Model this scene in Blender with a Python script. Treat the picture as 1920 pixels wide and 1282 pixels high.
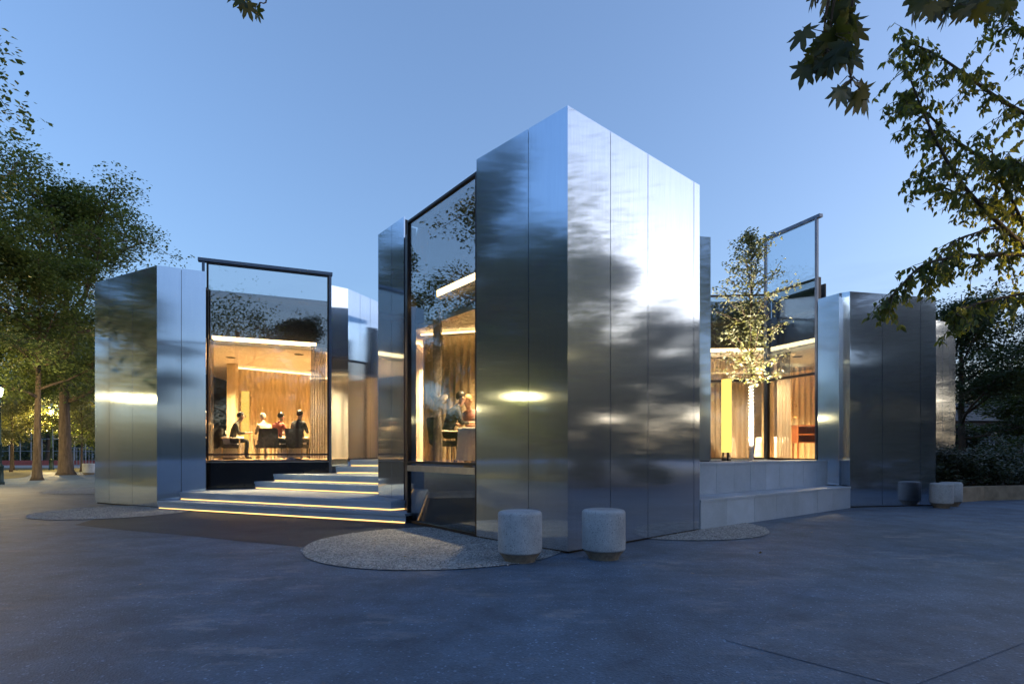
import bpy, bmesh, math, random
import numpy as np
from mathutils import Vector, Matrix

R = math.radians
for _o in list(bpy.data.objects):
    bpy.data.objects.remove(_o)
sc = bpy.context.scene
COL = sc.collection

# ------------------------------------------------------------------ camera
CAM_H = 1.5
FPX = 1077.0            # focal length in photograph pixels (1920 wide)
HOR = 847.0             # horizon row in the photograph
cam_d = bpy.data.cameras.new('camera')
cam = bpy.data.objects.new('camera', cam_d); COL.objects.link(cam)
cam.location = (0, 0, CAM_H); cam.rotation_euler = (R(90), 0, 0)
cam_d.sensor_fit = 'HORIZONTAL'; cam_d.sensor_width = 36
cam_d.lens = 36 * FPX / 1920
cam_d.shift_y = (HOR - 641) / 1920
cam_d.clip_start = 0.05; cam_d.clip_end = 3000
sc.camera = cam

# ------------------------------------------------------------------ world
SUN_AZ = 90.0           # compass-like angle from +Y towards +X (afterglow on the right)
SUN_EL = 5.0
w = bpy.data.worlds.new('World'); sc.world = w; w.use_nodes = True
nt = w.node_tree; nt.nodes.clear()
_out = nt.nodes.new('ShaderNodeOutputWorld'); _bg = nt.nodes.new('ShaderNodeBackground')
_sky = nt.nodes.new('ShaderNodeTexSky'); _sky.sky_type = 'NISHITA'; _sky.sun_disc = False
_sky.sun_elevation = R(SUN_EL); _sky.sun_rotation = R(SUN_AZ)
_sky.air_density = 1.0; _sky.dust_density = 4.0; _sky.ozone_density = 3.5; _sky.altitude = 200
_bg.inputs['Strength'].default_value = 0.15
# thin evening clouds low over the horizon
_tc = nt.nodes.new('ShaderNodeTexCoord'); _mp = nt.nodes.new('ShaderNodeMapping')
_mp.inputs['Scale'].default_value = (2.2, 2.2, 17.0); _mp.inputs['Location'].default_value = (3.1, .4, 0.6)
_nz = nt.nodes.new('ShaderNodeTexNoise'); _nz.inputs['Scale'].default_value = 1.6; _nz.inputs['Detail'].default_value = 6
_rp = nt.nodes.new('ShaderNodeValToRGB'); _rp.color_ramp.elements[0].position = .50; _rp.color_ramp.elements[1].position = .68
_sp = nt.nodes.new('ShaderNodeSeparateXYZ')
_band = nt.nodes.new('ShaderNodeMapRange'); _band.inputs[1].default_value = .30; _band.inputs[2].default_value = .12
_band.inputs[3].default_value = 0; _band.inputs[4].default_value = .55
_mul = nt.nodes.new('ShaderNodeMath'); _mul.operation = 'MULTIPLY'
_mix = nt.nodes.new('ShaderNodeMixRGB'); _mix.blend_type = 'MULTIPLY'; _mix.inputs[2].default_value = (.42, .47, .62, 1)
L = nt.links.new
L(_tc.outputs['Generated'], _mp.inputs['Vector']); L(_mp.outputs['Vector'], _nz.inputs['Vector'])
L(_nz.outputs['Fac'], _rp.inputs['Fac']); L(_tc.outputs['Generated'], _sp.inputs[0])
L(_sp.outputs['Z'], _band.inputs[0]); L(_rp.outputs['Color'], _mul.inputs[0]); L(_band.outputs[0], _mul.inputs[1])
# the photograph compresses the sky's range: soften the contrast and cool-to-neutral the tint evenly
_gm = nt.nodes.new('ShaderNodeGamma'); _gm.inputs['Gamma'].default_value = .85
_tn = nt.nodes.new('ShaderNodeMixRGB'); _tn.blend_type = 'MULTIPLY'; _tn.inputs[0].default_value = 1; _tn.inputs[2].default_value = (.99, .95, 1.03, 1)
L(_sky.outputs['Color'], _gm.inputs['Color']); L(_gm.outputs[0], _tn.inputs[1])
_hs = nt.nodes.new('ShaderNodeHueSaturation'); _hs.inputs['Saturation'].default_value = .92
L(_tn.outputs[0], _hs.inputs['Color']); L(_hs.outputs[0], _mix.inputs[1]); L(_mul.outputs[0], _mix.inputs[0])
L(_mix.outputs[0], _bg.inputs['Color']); L(_bg.outputs[0], _out.inputs['Surface'])

# ------------------------------------------------------------------ render / exposure
sc.render.engine = 'CYCLES'
sc.view_settings.view_transform = 'Standard'; sc.view_settings.look = 'None'
sc.view_settings.gamma = 1.0; sc.view_settings.use_curve_mapping = False
EXPO = 2.12
sc.view_settings.exposure = EXPO
KL = 1 / 2**EXPO        # lamp strengths below are written as they appear on the picture
sc.cycles.use_denoising = True
sc.cycles.max_bounces = 9; sc.cycles.glossy_bounces = 6; sc.cycles.diffuse_bounces = 3
sc.cycles.transmission_bounces = 4; sc.cycles.transparent_max_bounces = 24
sc.cycles.caustics_reflective = False; sc.cycles.caustics_refractive = False
sc.cycles.sample_clamp_indirect = 6.0

# ================================================================== helpers
def G(px, py, z=0.0):
    """photograph pixel -> point on the horizontal plane z"""
    Y = FPX * (CAM_H - z) / (py - HOR)
    return Vector(((px - 960) / FPX * Y, Y, z))
def PX(px, py, Y):
    return Vector(((px - 960) / FPX * Y, Y, CAM_H - (py - HOR) / FPX * Y))

class MB:
    def __init__(s): s.v = []; s.f = []
    def add(s, vs, fs):
        n = len(s.v); s.v += [tuple(v) for v in vs]; s.f += [tuple(i + n for i in f) for f in fs]; return s
    def box(s, x0, x1, y0, y1, z0, z1):
        return s.add([(x0,y0,z0),(x1,y0,z0),(x1,y1,z0),(x0,y1,z0),(x0,y0,z1),(x1,y0,z1),(x1,y1,z1),(x0,y1,z1)],
                     [(0,3,2,1),(4,5,6,7),(0,1,5,4),(1,2,6,5),(2,3,7,6),(3,0,4,7)])
    def bar(s, a, b, wd, h):
        """bar of rectangular section between two points; wd horizontal, h in the third axis"""
        a = Vector(a); b = Vector(b); d = (b - a).normalized()
        side = d.cross(Vector((0,0,1)))
        if side.length < 1e-4: side = Vector((1,0,0))
        side.normalize(); up = side.cross(d).normalized()
        vs = []
        for p in (a, b):
            for i, j in ((-1,-1),(1,-1),(1,1),(-1,1)): vs.append(p + side*i*wd/2 + up*j*h/2)
        return s.add(vs, [(3,2,1,0),(4,5,6,7),(0,1,5,4),(1,2,6,5),(2,3,7,6),(3,0,4,7)])
    def prism(s, poly, z0, z1):
        """vertical prism; poly counter-clockwise from above; z1 may be a list"""
        n = len(poly); zt = z1 if isinstance(z1, (list, tuple)) else [z1]*n
        vs = [(p[0],p[1],z0) for p in poly] + [(p[0],p[1],zt[i]) for i, p in enumerate(poly)]
        fs = [tuple(reversed(range(n))), tuple(range(n, 2*n))]
        fs += [(i, (i+1) % n, n+(i+1) % n, n+i) for i in range(n)]
        return s.add(vs, fs)
    def tube(s, pts, rad, sides=8, cap=True):
        pts = [Vector(p) for p in pts]; n = len(pts)
        rr = rad if isinstance(rad, (list, tuple)) else [rad]*n
        ref = None; rings = []
        for i, p in enumerate(pts):
            d = (pts[min(i+1, n-1)] - pts[max(i-1, 0)])
            if d.length < 1e-9: d = Vector((0,0,1))
            d.normalize()
            if ref is None:
                ref = d.orthogonal().normalized()
            ref = (ref - d*ref.dot(d))
            if ref.length < 1e-5: ref = d.orthogonal()
            ref.normalize(); o = d.cross(ref)
            rings.append([p + (ref*math.cos(2*math.pi*k/sides) + o*math.sin(2*math.pi*k/sides))*rr[i] for k in range(sides)])
        base = len(s.v)
        for r in rings: s.v += [tuple(q) for q in r]
        for i in range(n-1):
            for k in range(sides):
                a = base+i*sides+k; b = base+i*sides+(k+1) % sides
                s.f.append((a, b, b+sides, a+sides))
        if cap:
            s.f.append(tuple(base+k for k in reversed(range(sides))))
            s.f.append(tuple(base+(n-1)*sides+k for k in range(sides)))
        return s
    def lathe(s, prof, sides=32, c=(0,0,0)):
        base = len(s.v); n = len(prof)
        for r, z in prof:
            for k in range(sides):
                a = 2*math.pi*k/sides; s.v.append((c[0]+r*math.cos(a), c[1]+r*math.sin(a), c[2]+z))
        for i in range(n-1):
            for k in range(sides):
                a = base+i*sides+k; b = base+i*sides+(k+1) % sides
                s.f.append((a, b, b+sides, a+sides))
        s.f.append(tuple(base+k for k in reversed(range(sides))))
        s.f.append(tuple(base+(n-1)*sides+k for k in range(sides)))
        return s
    def build(s, name, mat, parent=None, smooth=False, bevel=0, local=False, auto=None):
        off = Vector((0,0,0))
        if parent is not None and not local:
            p = parent
            while p is not None: off += p.location; p = p.parent
        me = bpy.data.meshes.new(name)
        me.from_pydata([tuple(Vector(v) - off) for v in s.v], [], s.f)
        if bevel:
            bm = bmesh.new(); bm.from_mesh(me)
            bmesh.ops.bevel(bm, geom=[e for e in bm.edges], offset=bevel, segments=2, affect='EDGES', clamp_overlap=True)
            bm.to_mesh(me); bm.free()
        me.update()
        return mk(name, me, mat, parent, smooth, auto)

def mk(name, me, mat, parent=None, smooth=False, auto=None):
    if mat is not None and not me.materials:
        for m in (mat if isinstance(mat, (list, tuple)) else [mat]): me.materials.append(m)
    if smooth or auto:
        me.polygons.foreach_set('use_smooth', [True]*len(me.polygons))
        if auto: me.set_sharp_from_angle(angle=R(auto))
    o = bpy.data.objects.new(name, me); COL.objects.link(o)
    if parent is not None: o.parent = parent
    return o
def tag(o, label=None, cat=None, group=None, kind=None):
    if label: o['label'] = label
    if cat: o['category'] = cat
    if group: o['group'] = group
    if kind: o['kind'] = kind
    return o
def thing(name, label, cat, loc=(0,0,0), rz=0, group=None):
    o = bpy.data.objects.new(name, None); COL.objects.link(o)
    o.location = loc; o.rotation_euler = (0,0,rz); o.empty_display_size = .2
    return tag(o, label, cat, group)
def struct(o): o['kind'] = 'structure'; return o
def kids(o): return [c for c in bpy.data.objects if c.parent == o]
def copy_tree(o, parent=None):
    c = o.copy(); COL.objects.link(c); c.parent = parent
    for ch in kids(o): copy_tree(ch, c)
    return c

# ================================================================== materials
def mat_new(name):
    m = bpy.data.materials.new(name); m.use_nodes = True
    t = m.node_tree; t.nodes.clear()
    o = t.nodes.new('ShaderNodeOutputMaterial')
    return m, t, o
def nd(t, kind, **kw):
    n = t.nodes.new(kind)
    for k, v in kw.items():
        if k.startswith('i_'): n.inputs[k[2:]].default_value = v
        else: setattr(n, k, v)
    return n
def ramp(t, src, stops):
    r = t.nodes.new('ShaderNodeValToRGB'); e = r.color_ramp.elements
    while len(e) < len(stops): e.new(.5)
    for i, (p, c) in enumerate(stops):
        e[i].position = p; e[i].color = (*c, 1) if len(c) == 3 else c
    t.links.new(src, r.inputs['Fac']); return r
def noise(t, scale, detail=4, rough=.5, vec=None, dim=None, stretch=None):
    n = nd(t, 'ShaderNodeTexNoise'); n.inputs['Scale'].default_value = scale
    n.inputs['Detail'].default_value = detail; n.inputs['Roughness'].default_value = rough
    if vec is None:
        g = nd(t, 'ShaderNodeNewGeometry'); vec = g.outputs['Position']
    if stretch:
        mp = nd(t, 'ShaderNodeMapping'); mp.inputs['Scale'].default_value = stretch
        t.links.new(vec, mp.inputs['Vector']); vec = mp.outputs['Vector']
    t.links.new(vec, n.inputs['Vector']); return n
def bump(t, src, strength, dist):
    b = nd(t, 'ShaderNodeBump'); b.inputs['Strength'].default_value = strength; b.inputs['Distance'].default_value = dist
    t.links.new(src, b.inputs['Height']); return b
def simple(name, col, rough=.5, metal=0, var=.12, scale=6, bmp=.0, stretch=None, coat=0, spec=.5):
    m, t, o = mat_new(name); p = nd(t, 'ShaderNodeBsdfPrincipled')
    n = noise(t, scale, 5, .6, stretch=stretch)
    lo = tuple(c*(1-var) for c in col); hi = tuple(min(1, c*(1+var)) for c in col)
    r = ramp(t, n.outputs['Fac'], [(.3, lo), (.7, hi)])
    t.links.new(r.outputs['Color'], p.inputs['Base Color'])
    p.inputs['Roughness'].default_value = rough; p.inputs['Metallic'].default_value = metal
    p.inputs['Specular IOR Level'].default_value = spec
    if coat: p.inputs['Coat Weight'].default_value = coat
    if bmp:
        b = bump(t, n.outputs['Fac'], 1, bmp); t.links.new(b.outputs['Normal'], p.inputs['Normal'])
    t.links.new(p.outputs['BSDF'], o.inputs['Surface']); return m
def emit(name, col, s):
    m, t, o = mat_new(name); e = nd(t, 'ShaderNodeEmission')
    e.inputs['Color'].default_value = (*col, 1); e.inputs['Strength'].default_value = s*KL
    t.links.new(e.outputs[0], o.inputs['Surface']); return m

def m_steel():
    m, t, o = mat_new('brushed_steel'); p = nd(t, 'ShaderNodeBsdfPrincipled')
    p.inputs['Metallic'].default_value = 1
    p.inputs['Anisotropic'].default_value = .85
    g = nd(t, 'ShaderNodeNewGeometry')
    c = nd(t, 'ShaderNodeVectorMath', operation='CROSS_PRODUCT'); c.inputs[1].default_value = (0,0,1)
    t.links.new(g.outputs['True Normal'], c.inputs[0]); 
    nz = nd(t, 'ShaderNodeVectorMath', operation='NORMALIZE'); t.links.new(c.outputs[0], nz.inputs[0])
    t.links.new(nz.outputs[0], p.inputs['Tangent'])
    # vertical brushing: fine streaks along z vary the roughness and tint
    s = noise(t, 1, 3, .6, stretch=(90, 90, 1.2))
    r = ramp(t, s.outputs['Fac'], [(.25, (.44,.55,.68)), (.75, (.55,.65,.77))])
    t.links.new(r.outputs['Color'], p.inputs['Base Color'])
    sm = noise(t, .9, 4, .6)
    ad = nd(t, 'ShaderNodeMapRange'); ad.inputs[1].default_value = .3; ad.inputs[2].default_value = .75
    ad.inputs[3].default_value = .06; ad.inputs[4].default_value = .09
    t.links.new(sm.outputs['Fac'], ad.inputs[0]); t.links.new(ad.outputs[0], p.inputs['Roughness'])
    wv = noise(t, 1.0, 2, .5, stretch=(.55, .55, 1.3))
    hb = noise(t, 1.0, 3, .6, stretch=(.5, .5, 14))
    b1 = bump(t, wv.outputs['Fac'], 1, .0009)
    b2 = bump(t, hb.outputs['Fac'], 1, .00004); t.links.new(b1.outputs['Normal'], b2.inputs['Normal'])
    t.links.new(b2.outputs['Normal'], p.inputs['Normal'])
    # the brushing scatters part of the light widely: a second, hazier lobe over the mirror
    h = nd(t, 'ShaderNodeBsdfAnisotropic'); h.inputs['Roughness'].default_value = .42
    t.links.new(r.outputs['Color'], h.inputs['Color'])
    ms = nd(t, 'ShaderNodeMixShader'); ms.inputs[0].default_value = .2
    t.links.new(p.outputs['BSDF'], ms.inputs[1]); t.links.new(h.outputs[0], ms.inputs[2])
    t.links.new(ms.outputs[0], o.inputs['Surface']); return m

def m_glass(name, f0=.10, tint=(.93,.95,.95)):
    m, t, o = mat_new(name)
    lw = nd(t, 'ShaderNodeLayerWeight'); lw.inputs['Blend'].default_value = .5
    pw = nd(t, 'ShaderNodeMath', operation='POWER'); pw.inputs[1].default_value = 5
    t.links.new(lw.outputs['Facing'], pw.inputs[0])
    ma = nd(t, 'ShaderNodeMath', operation='MULTIPLY_ADD'); ma.inputs[1].default_value = 1-f0; ma.inputs[2].default_value = f0
    t.links.new(pw.outputs[0], ma.inputs[0])
    tr = nd(t, 'ShaderNodeBsdfTransparent'); tr.inputs['Color'].default_value = (*tint, 1)
    gl = nd(t, 'ShaderNodeBsdfGlossy'); gl.inputs['Roughness'].default_value = 0.0
    wv = noise(t, .6, 1, .4); b = bump(t, wv.outputs['Fac'], 1, .004); t.links.new(b.outputs['Normal'], gl.inputs['Normal'])
    mx = nd(t, 'ShaderNodeMixShader')
    t.links.new(ma.outputs[0], mx.inputs[0]); t.links.new(tr.outputs[0], mx.inputs[1]); t.links.new(gl.outputs[0], mx.inputs[2])
    t.links.new(mx.outputs[0], o.inputs['Surface']); return m

def m_asphalt(name, col, stain=1.0):
    m, t, o = mat_new(name); p = nd(t, 'ShaderNodeBsdfPrincipled')
    g = nd(t, 'ShaderNodeNewGeometry'); P = g.outputs['Position']
    big = noise(t, .35, 5, .6, P); mid = noise(t, 1.6, 6, .65, P)
    r = ramp(t, big.outputs['Fac'], [(.3, tuple(c*.78 for c in col)), (.5, col), (.72, tuple(c*1.25 for c in col))])
    r2 = ramp(t, mid.outputs['Fac'], [(.30, (.66,.66,.66)), (.70, (1.36,1.36,1.36))])
    mx = nd(t, 'ShaderNodeMixRGB', blend_type='MULTIPLY'); mx.inputs[0].default_value = 1
    t.links.new(r.outputs['Color'], mx.inputs[1]); t.links.new(r2.outputs['Color'], mx.inputs[2])
    # aggregate: pale stone chips
    v = nd(t, 'ShaderNodeTexVoronoi'); v.inputs['Scale'].default_value = 62; t.links.new(P, v.inputs['Vector'])
    wn = ramp(t, v.outputs['Color'], [(.0, (.7,.7,.7)), (.84, (1.15,1.15,1.15)), (.97, (2.9,2.9,2.9))])
    mx2 = nd(t, 'ShaderNodeMixRGB', blend_type='MULTIPLY'); mx2.inputs[0].default_value = .75
    t.links.new(mx.outputs[0], mx2.inputs[1]); t.links.new(wn.outputs['Color'], mx2.inputs[2])
    # chalky scuffs and drips
    sc1 = noise(t, 1, 7, .72, P, stretch=(1.3, 2.6, 1)); 
    sc2 = noise(t, .55, 3, .5, P)
    a1 = ramp(t, sc1.outputs['Fac'], [(.53, (0,0,0)), (.68, (1,1,1))]); a2 = ramp(t, sc2.outputs['Fac'], [(.42, (0,0,0)), (.62, (1,1,1))])
    am = nd(t, 'ShaderNodeMath', operation='MULTIPLY'); t.links.new(a1.outputs['Color'], am.inputs[0]); t.links.new(a2.outputs['Color'], am.inputs[1])
    am2 = nd(t, 'ShaderNodeMath', operation='MULTIPLY'); am2.inputs[1].default_value = .85*stain; t.links.new(am.outputs[0], am2.inputs[0])
    mx3 = nd(t, 'ShaderNodeMixRGB'); mx3.inputs[2].default_value = (.24,.25,.27,1)
    t.links.new(am2.outputs[0], mx3.inputs[0]); t.links.new(mx2.outputs[0], mx3.inputs[1])
    t.links.new(mx3.outputs[0], p.inputs['Base Color'])
    p.inputs['Roughness'].default_value = .62; p.inputs['Specular IOR Level'].default_value = .35
    gr = noise(t, 38, 5, .7, P)
    b1 = bump(t, v.outputs['Distance'], .8, .006); b2 = bump(t, gr.outputs['Fac'], .8, .006)
    t.links.new(b1.outputs['Normal'], b2.inputs['Normal'])
    b3 = bump(t, mid.outputs['Fac'], .7, .02); t.links.new(b2.outputs['Normal'], b3.inputs['Normal'])
    t.links.new(b3.outputs['Normal'], p.inputs['Normal'])
    t.links.new(p.outputs['BSDF'], o.inputs['Surface']); return m

def m_gravel():
    m, t, o = mat_new('bound_gravel'); p = nd(t, 'ShaderNodeBsdfPrincipled')
    g = nd(t, 'ShaderNodeNewGeometry'); P = g.outputs['Position']
    v = nd(t, 'ShaderNodeTexVoronoi'); v.inputs['Scale'].default_value = 42; t.links.new(P, v.inputs['Vector'])
    r = ramp(t, v.outputs['Color'], [(.0, (.09,.10,.10)), (.35, (.24,.26,.27)), (.7, (.38,.41,.43)), (1, (.60,.64,.66))])
    n = noise(t, 2.2, 4, .6, P); r2 = ramp(t, n.outputs['Fac'], [(.3, (.75,.75,.75)), (.7, (1.1,1.1,1.1))])
    mx = nd(t, 'ShaderNodeMixRGB', blend_type='MULTIPLY'); mx.inputs[0].default_value = 1
    t.links.new(r.outputs['Color'], mx.inputs[1]); t.links.new(r2.outputs['Color'], mx.inputs[2])
    t.links.new(mx.outputs[0], p.inputs['Base Color']); p.inputs['Roughness'].default_value = .8
    b = bump(t, v.outputs['Distance'], 1, -.02); t.links.new(b.outputs['Normal'], p.inputs['Normal'])
    t.links.new(p.outputs['BSDF'], o.inputs['Surface']); return m

def m_pebble():
    m, t, o = mat_new('pebble'); p = nd(t, 'ShaderNodeBsdfPrincipled')
    g = nd(t, 'ShaderNodeNewGeometry')
    r = ramp(t, g.outputs['Random Per Island'], [(0, (.10,.11,.11)), (.5, (.32,.34,.35)), (1, (.58,.61,.62))])
    t.links.new(r.outputs['Color'], p.inputs['Base Color']); p.inputs['Roughness'].default_value = .75
    t.links.new(p.outputs['BSDF'], o.inputs['Surface']); return m

def m_lantern():
    m, t, o = mat_new('lantern_glow'); e = nd(t, 'ShaderNodeEmission'); e.inputs['Color'].default_value = (1,.70,.30,1); e.inputs['Strength'].default_value = 15*KL
    tr = nd(t, 'ShaderNodeBsdfTransparent'); mx = nd(t, 'ShaderNodeMixShader'); mx.inputs[0].default_value = .45
    t.links.new(tr.outputs[0], mx.inputs[1]); t.links.new(e.outputs[0], mx.inputs[2]); t.links.new(mx.outputs[0], o.inputs['Surface']); return m

def m_granite(name, lo, mid, hi, scale=220, rough=.6, stain=.82):
    m, t, o = mat_new(name); p = nd(t, 'ShaderNodeBsdfPrincipled')
    g = nd(t, 'ShaderNodeNewGeometry'); P = g.outputs['Position']
    v = nd(t, 'ShaderNodeTexVoronoi'); v.inputs['Scale'].default_value = scale; t.links.new(P, v.inputs['Vector'])
    r = ramp(t, v.outputs['Color'], [(0, lo), (.25, mid), (.75, mid), (1, hi)])
    n = noise(t, 1.4, 6, .65, P); r2 = ramp(t, n.outputs['Fac'], [(.3, (stain,)*3), (.7, (1.06,1.06,1.06))])
    oi = nd(t, 'ShaderNodeObjectInfo'); r3 = ramp(t, oi.outputs['Random'], [(0, (.86,.86,.86)), (1, (1.06,1.06,1.06))])
    mx = nd(t, 'ShaderNodeMixRGB', blend_type='MULTIPLY'); mx.inputs[0].default_value = 1
    mx2 = nd(t, 'ShaderNodeMixRGB', blend_type='MULTIPLY'); mx2.inputs[0].default_value = 1
    t.links.new(r.outputs['Color'], mx.inputs[1]); t.links.new(r2.outputs['Color'], mx.inputs[2])
    t.links.new(mx.outputs[0], mx2.inputs[1]); t.links.new(r3.outputs['Color'], mx2.inputs[2])
    t.links.new(mx2.outputs[0], p.inputs['Base Color']); p.inputs['Roughness'].default_value = rough
    n2 = noise(t, 60, 4, .6, P); b = bump(t, n2.outputs['Fac'], .6, .004); t.links.new(b.outputs['Normal'], p.inputs['Normal'])
    t.links.new(p.outputs['BSDF'], o.inputs['Surface']); return m

def m_leaf(name, c0, c1, c2, trans=.35):
    m, t, o = mat_new(name)
    g = nd(t, 'ShaderNodeNewGeometry')
    r = ramp(t, g.outputs['Random Per Island'], [(0, c0), (.55, c1), (1, c2)])
    d = nd(t, 'ShaderNodeBsdfPrincipled'); d.inputs['Roughness'].default_value = .45; d.inputs['Specular IOR Level'].default_value = .4
    tl = nd(t, 'ShaderNodeBsdfTranslucent')
    t.links.new(r.outputs['Color'], d.inputs['Base Color'])
    br = nd(t, 'ShaderNodeMixRGB', blend_type='MULTIPLY'); br.inputs[0].default_value = 1; br.inputs[2].default_value = (1.6,1.5,.6,1)
    t.links.new(r.outputs['Color'], br.inputs[1]); t.links.new(br.outputs[0], tl.inputs['Color'])
    mx = nd(t, 'ShaderNodeMixShader'); mx.inputs[0].default_value = trans
    t.links.new(d.outputs['BSDF'], mx.inputs[1]); t.links.new(tl.outputs[0], mx.inputs[2])
    t.links.new(mx.outputs[0], o.inputs['Surface']); return m

def m_bark(name, lo, hi):
    m, t, o = mat_new(name); p = nd(t, 'ShaderNodeBsdfPrincipled')
    n = noise(t, 1, 6, .7, stretch=(9, 9, 1.8))
    r = ramp(t, n.outputs['Fac'], [(.3, lo), (.7, hi)]); t.links.new(r.outputs['Color'], p.inputs['Base Color'])
    p.inputs['Roughness'].default_value = .9
    b = bump(t, n.outputs['Fac'], 1, .06); t.links.new(b.outputs['Normal'], p.inputs['Normal'])
    t.links.new(p.outputs['BSDF'], o.inputs['Surface']); return m

def m_wood(name, lo, hi, rough=.4):
    m, t, o = mat_new(name); p = nd(t, 'ShaderNodeBsdfPrincipled')
    n = noise(t, 1, 5, .6, stretch=(30, 30, 1.5))
    r = ramp(t, n.outputs['Fac'], [(.3, lo), (.7, hi)]); t.links.new(r.outputs['Color'], p.inputs['Base Color'])
    p.inputs['Roughness'].default_value = rough
    t.links.new(p.outputs['BSDF'], o.inputs['Surface']); return m

def m_sheer(name, col, op=.7):
    m, t, o = mat_new(name)
    d = nd(t, 'ShaderNodeBsdfDiffuse'); tl = nd(t, 'ShaderNodeBsdfTranslucent'); tr = nd(t, 'ShaderNodeBsdfTransparent')
    n = noise(t, 40, 2, .5); r = ramp(t, n.outputs['Fac'], [(.3, tuple(c*.8 for c in col)), (.7, col)])
    for s in (d, tl): t.links.new(r.outputs['Color'], s.inputs['Color'])
    m1 = nd(t, 'ShaderNodeMixShader'); m1.inputs[0].default_value = .45
    t.links.new(d.outputs[0], m1.inputs[1]); t.links.new(tl.outputs[0], m1.inputs[2])
    m2 = nd(t, 'ShaderNodeMixShader'); m2.inputs[0].default_value = op
    t.links.new(tr.outputs[0], m2.inputs[1]); t.links.new(m1.outputs[0], m2.inputs[2])
    t.links.new(m2.outputs[0], o.inputs['Surface']); return m

WARM = (1.0, .60, .22)
M = dict(
    steel=m_steel(),
    glass=m_glass('window_glass', .22), dglass=m_glass('dark_glass', .16, (.10,.11,.12)),
    sashglass=m_glass('sash_glass', .12, (.80,.86,.90)),
    asphalt=m_asphalt('asphalt', (.072,.114,.172)), asphalt2=m_asphalt('new_asphalt', (.022,.034,.050), .15),
    seam=simple('tar_seam', (.055,.075,.105), .6), gravel=m_gravel(), pebble=m_pebble(),
    granite=m_granite('grey_granite', (.15,.21,.28), (.37,.48,.62), (.54,.64,.74)),
    washed=m_granite('washed_concrete', (.10,.11,.12), (.46,.51,.56), (.68,.72,.75), 95, .85, .55),
    concrete=simple('planter_concrete', (.33,.27,.19), .8, var=.3, scale=3, bmp=.01),
    footing=simple('bollard_footing', (.20,.17,.13), .8, var=.3, scale=14, bmp=.01),
    black=simple('black_core', (.012,.012,.013), .6), frame=simple('dark_bronze_frame', (.025,.024,.026), .38, .6),
    bluframe=simple('grey_steel_frame', (.10,.13,.18), .35, .7), alu=simple('aluminium_rail', (.45,.45,.46), .3, 1),
    roof=simple('roof_felt', (.10,.10,.10), .9),
    ceiling=simple('ceiling_plaster', (.72,.68,.60), .7, var=.06, scale=1.2),
    oak=m_wood('pale_oak', (.54,.41,.23), (.70,.57,.37)), floorwood=m_wood('oak_floor', (.34,.22,.12), (.50,.36,.22), .25),
    redwood=m_wood('red_brown_wood', (.16,.05,.018), (.26,.09,.03), .3),
    curtain=m_sheer('linen_curtain', (.46,.40,.34), .78), cloth=simple('white_linen', (.74,.72,.68), .85, var=.05),
    grey_fabric=simple('grey_upholstery', (.075,.07,.065), .9, var=.2, scale=60),
    led=emit('step_led', (1.0,.55,.17), 2.8), cove=emit('cove_light', (1.0,.64,.28), 8.0),
    lampshade=emit('paper_lamp_shade', (1.0,.60,.12), 2.0), bulb=m_lantern(),
    bark=m_bark('maple_bark', (.035,.026,.020), (.13,.10,.075)), bark2=m_bark('twig_bark', (.05,.035,.025), (.15,.10,.06)),
    wrap=simple('white_rope', (.72,.68,.64), .8, var=.1, scale=40),
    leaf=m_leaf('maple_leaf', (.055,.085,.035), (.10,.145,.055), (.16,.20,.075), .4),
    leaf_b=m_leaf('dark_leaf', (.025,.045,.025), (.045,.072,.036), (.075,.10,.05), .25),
    leaf_r=m_leaf('ash_leaf', (.08,.10,.035), (.15,.175,.05), (.26,.26,.07), .55),
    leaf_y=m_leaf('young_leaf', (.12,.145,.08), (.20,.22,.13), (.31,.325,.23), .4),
    leaf_m=m_leaf('hanging_maple_leaf', (.045,.06,.02), (.07,.08,.025), (.12,.10,.03), .4),
    hedge=m_leaf('hedge_leaf', (.02,.035,.02), (.05,.07,.04), (.10,.12,.09), .2),
    grass=simple('dry_grass', (.12,.11,.05), .95, var=.4, scale=9, bmp=.03),
    iron=simple('green_cast_iron', (.012,.035,.028), .4, .2), redstrip=simple('red_rubber_kerb', (.30,.08,.07), .8),
    bluemetal=simple('galvanised_blue', (.22,.27,.33), .5, .4), brickdark=simple('far_facade', (.10,.085,.085), .9),
    pane=simple('far_window', (.20,.24,.30), .15), paleslab=simple('pale_pavement', (.30,.29,.27), .85),
)

# ================================================================== ground
FLOOR = 1.26; RISE = .21; CEIL = 4.72
gnd = MB().add([(-900,-900,0),(900,-900,0),(900,900,0),(-900,900,0)], [(0,1,2,3)]).build('ground', M['asphalt']); struct(gnd)
rng = random.Random(4)

def smooth_poly(pts, n=10):
    """closed Catmull-Rom through 2D points"""
    out = []; k = len(pts)
    for i in range(k):
        p0, p1, p2, p3 = (Vector(pts[(i+j-1) % k]) for j in range(4))
        for s in range(n):
            u = s/n
            out.append(.5*((2*p1) + (p2-p0)*u + (2*p0-5*p1+4*p2-p3)*u*u + (3*p1-p0-3*p2+p3)*u**3))
    return out
def sheet(name, pts, z, mat):
    return struct(MB().add([(p[0], p[1], z) for p in pts], [tuple(range(len(pts)))]).build(name, mat))
pp = [G(140,984), G(215,992), G(330,1002), G(470,1016), G(575,1026), G(700,1010), G(800,1000)]
front = [(p.x, p.y) for p in pp]
patch = front + [(-.4, 12.2), (-2.1, 12.3), (-9.2, 15.4), (-9.9, 14.6)]
sheet('asphalt_patch', patch, .004, M['asphalt2'])
sheet('asphalt_repair', [(p.x,p.y) for p in (G(1360,1200), G(1500,1136), G(1920,1075), G(1960,1190), G(1700,1290))], .004, m_asphalt('worn_asphalt', (.080,.120,.176), .8))
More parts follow.
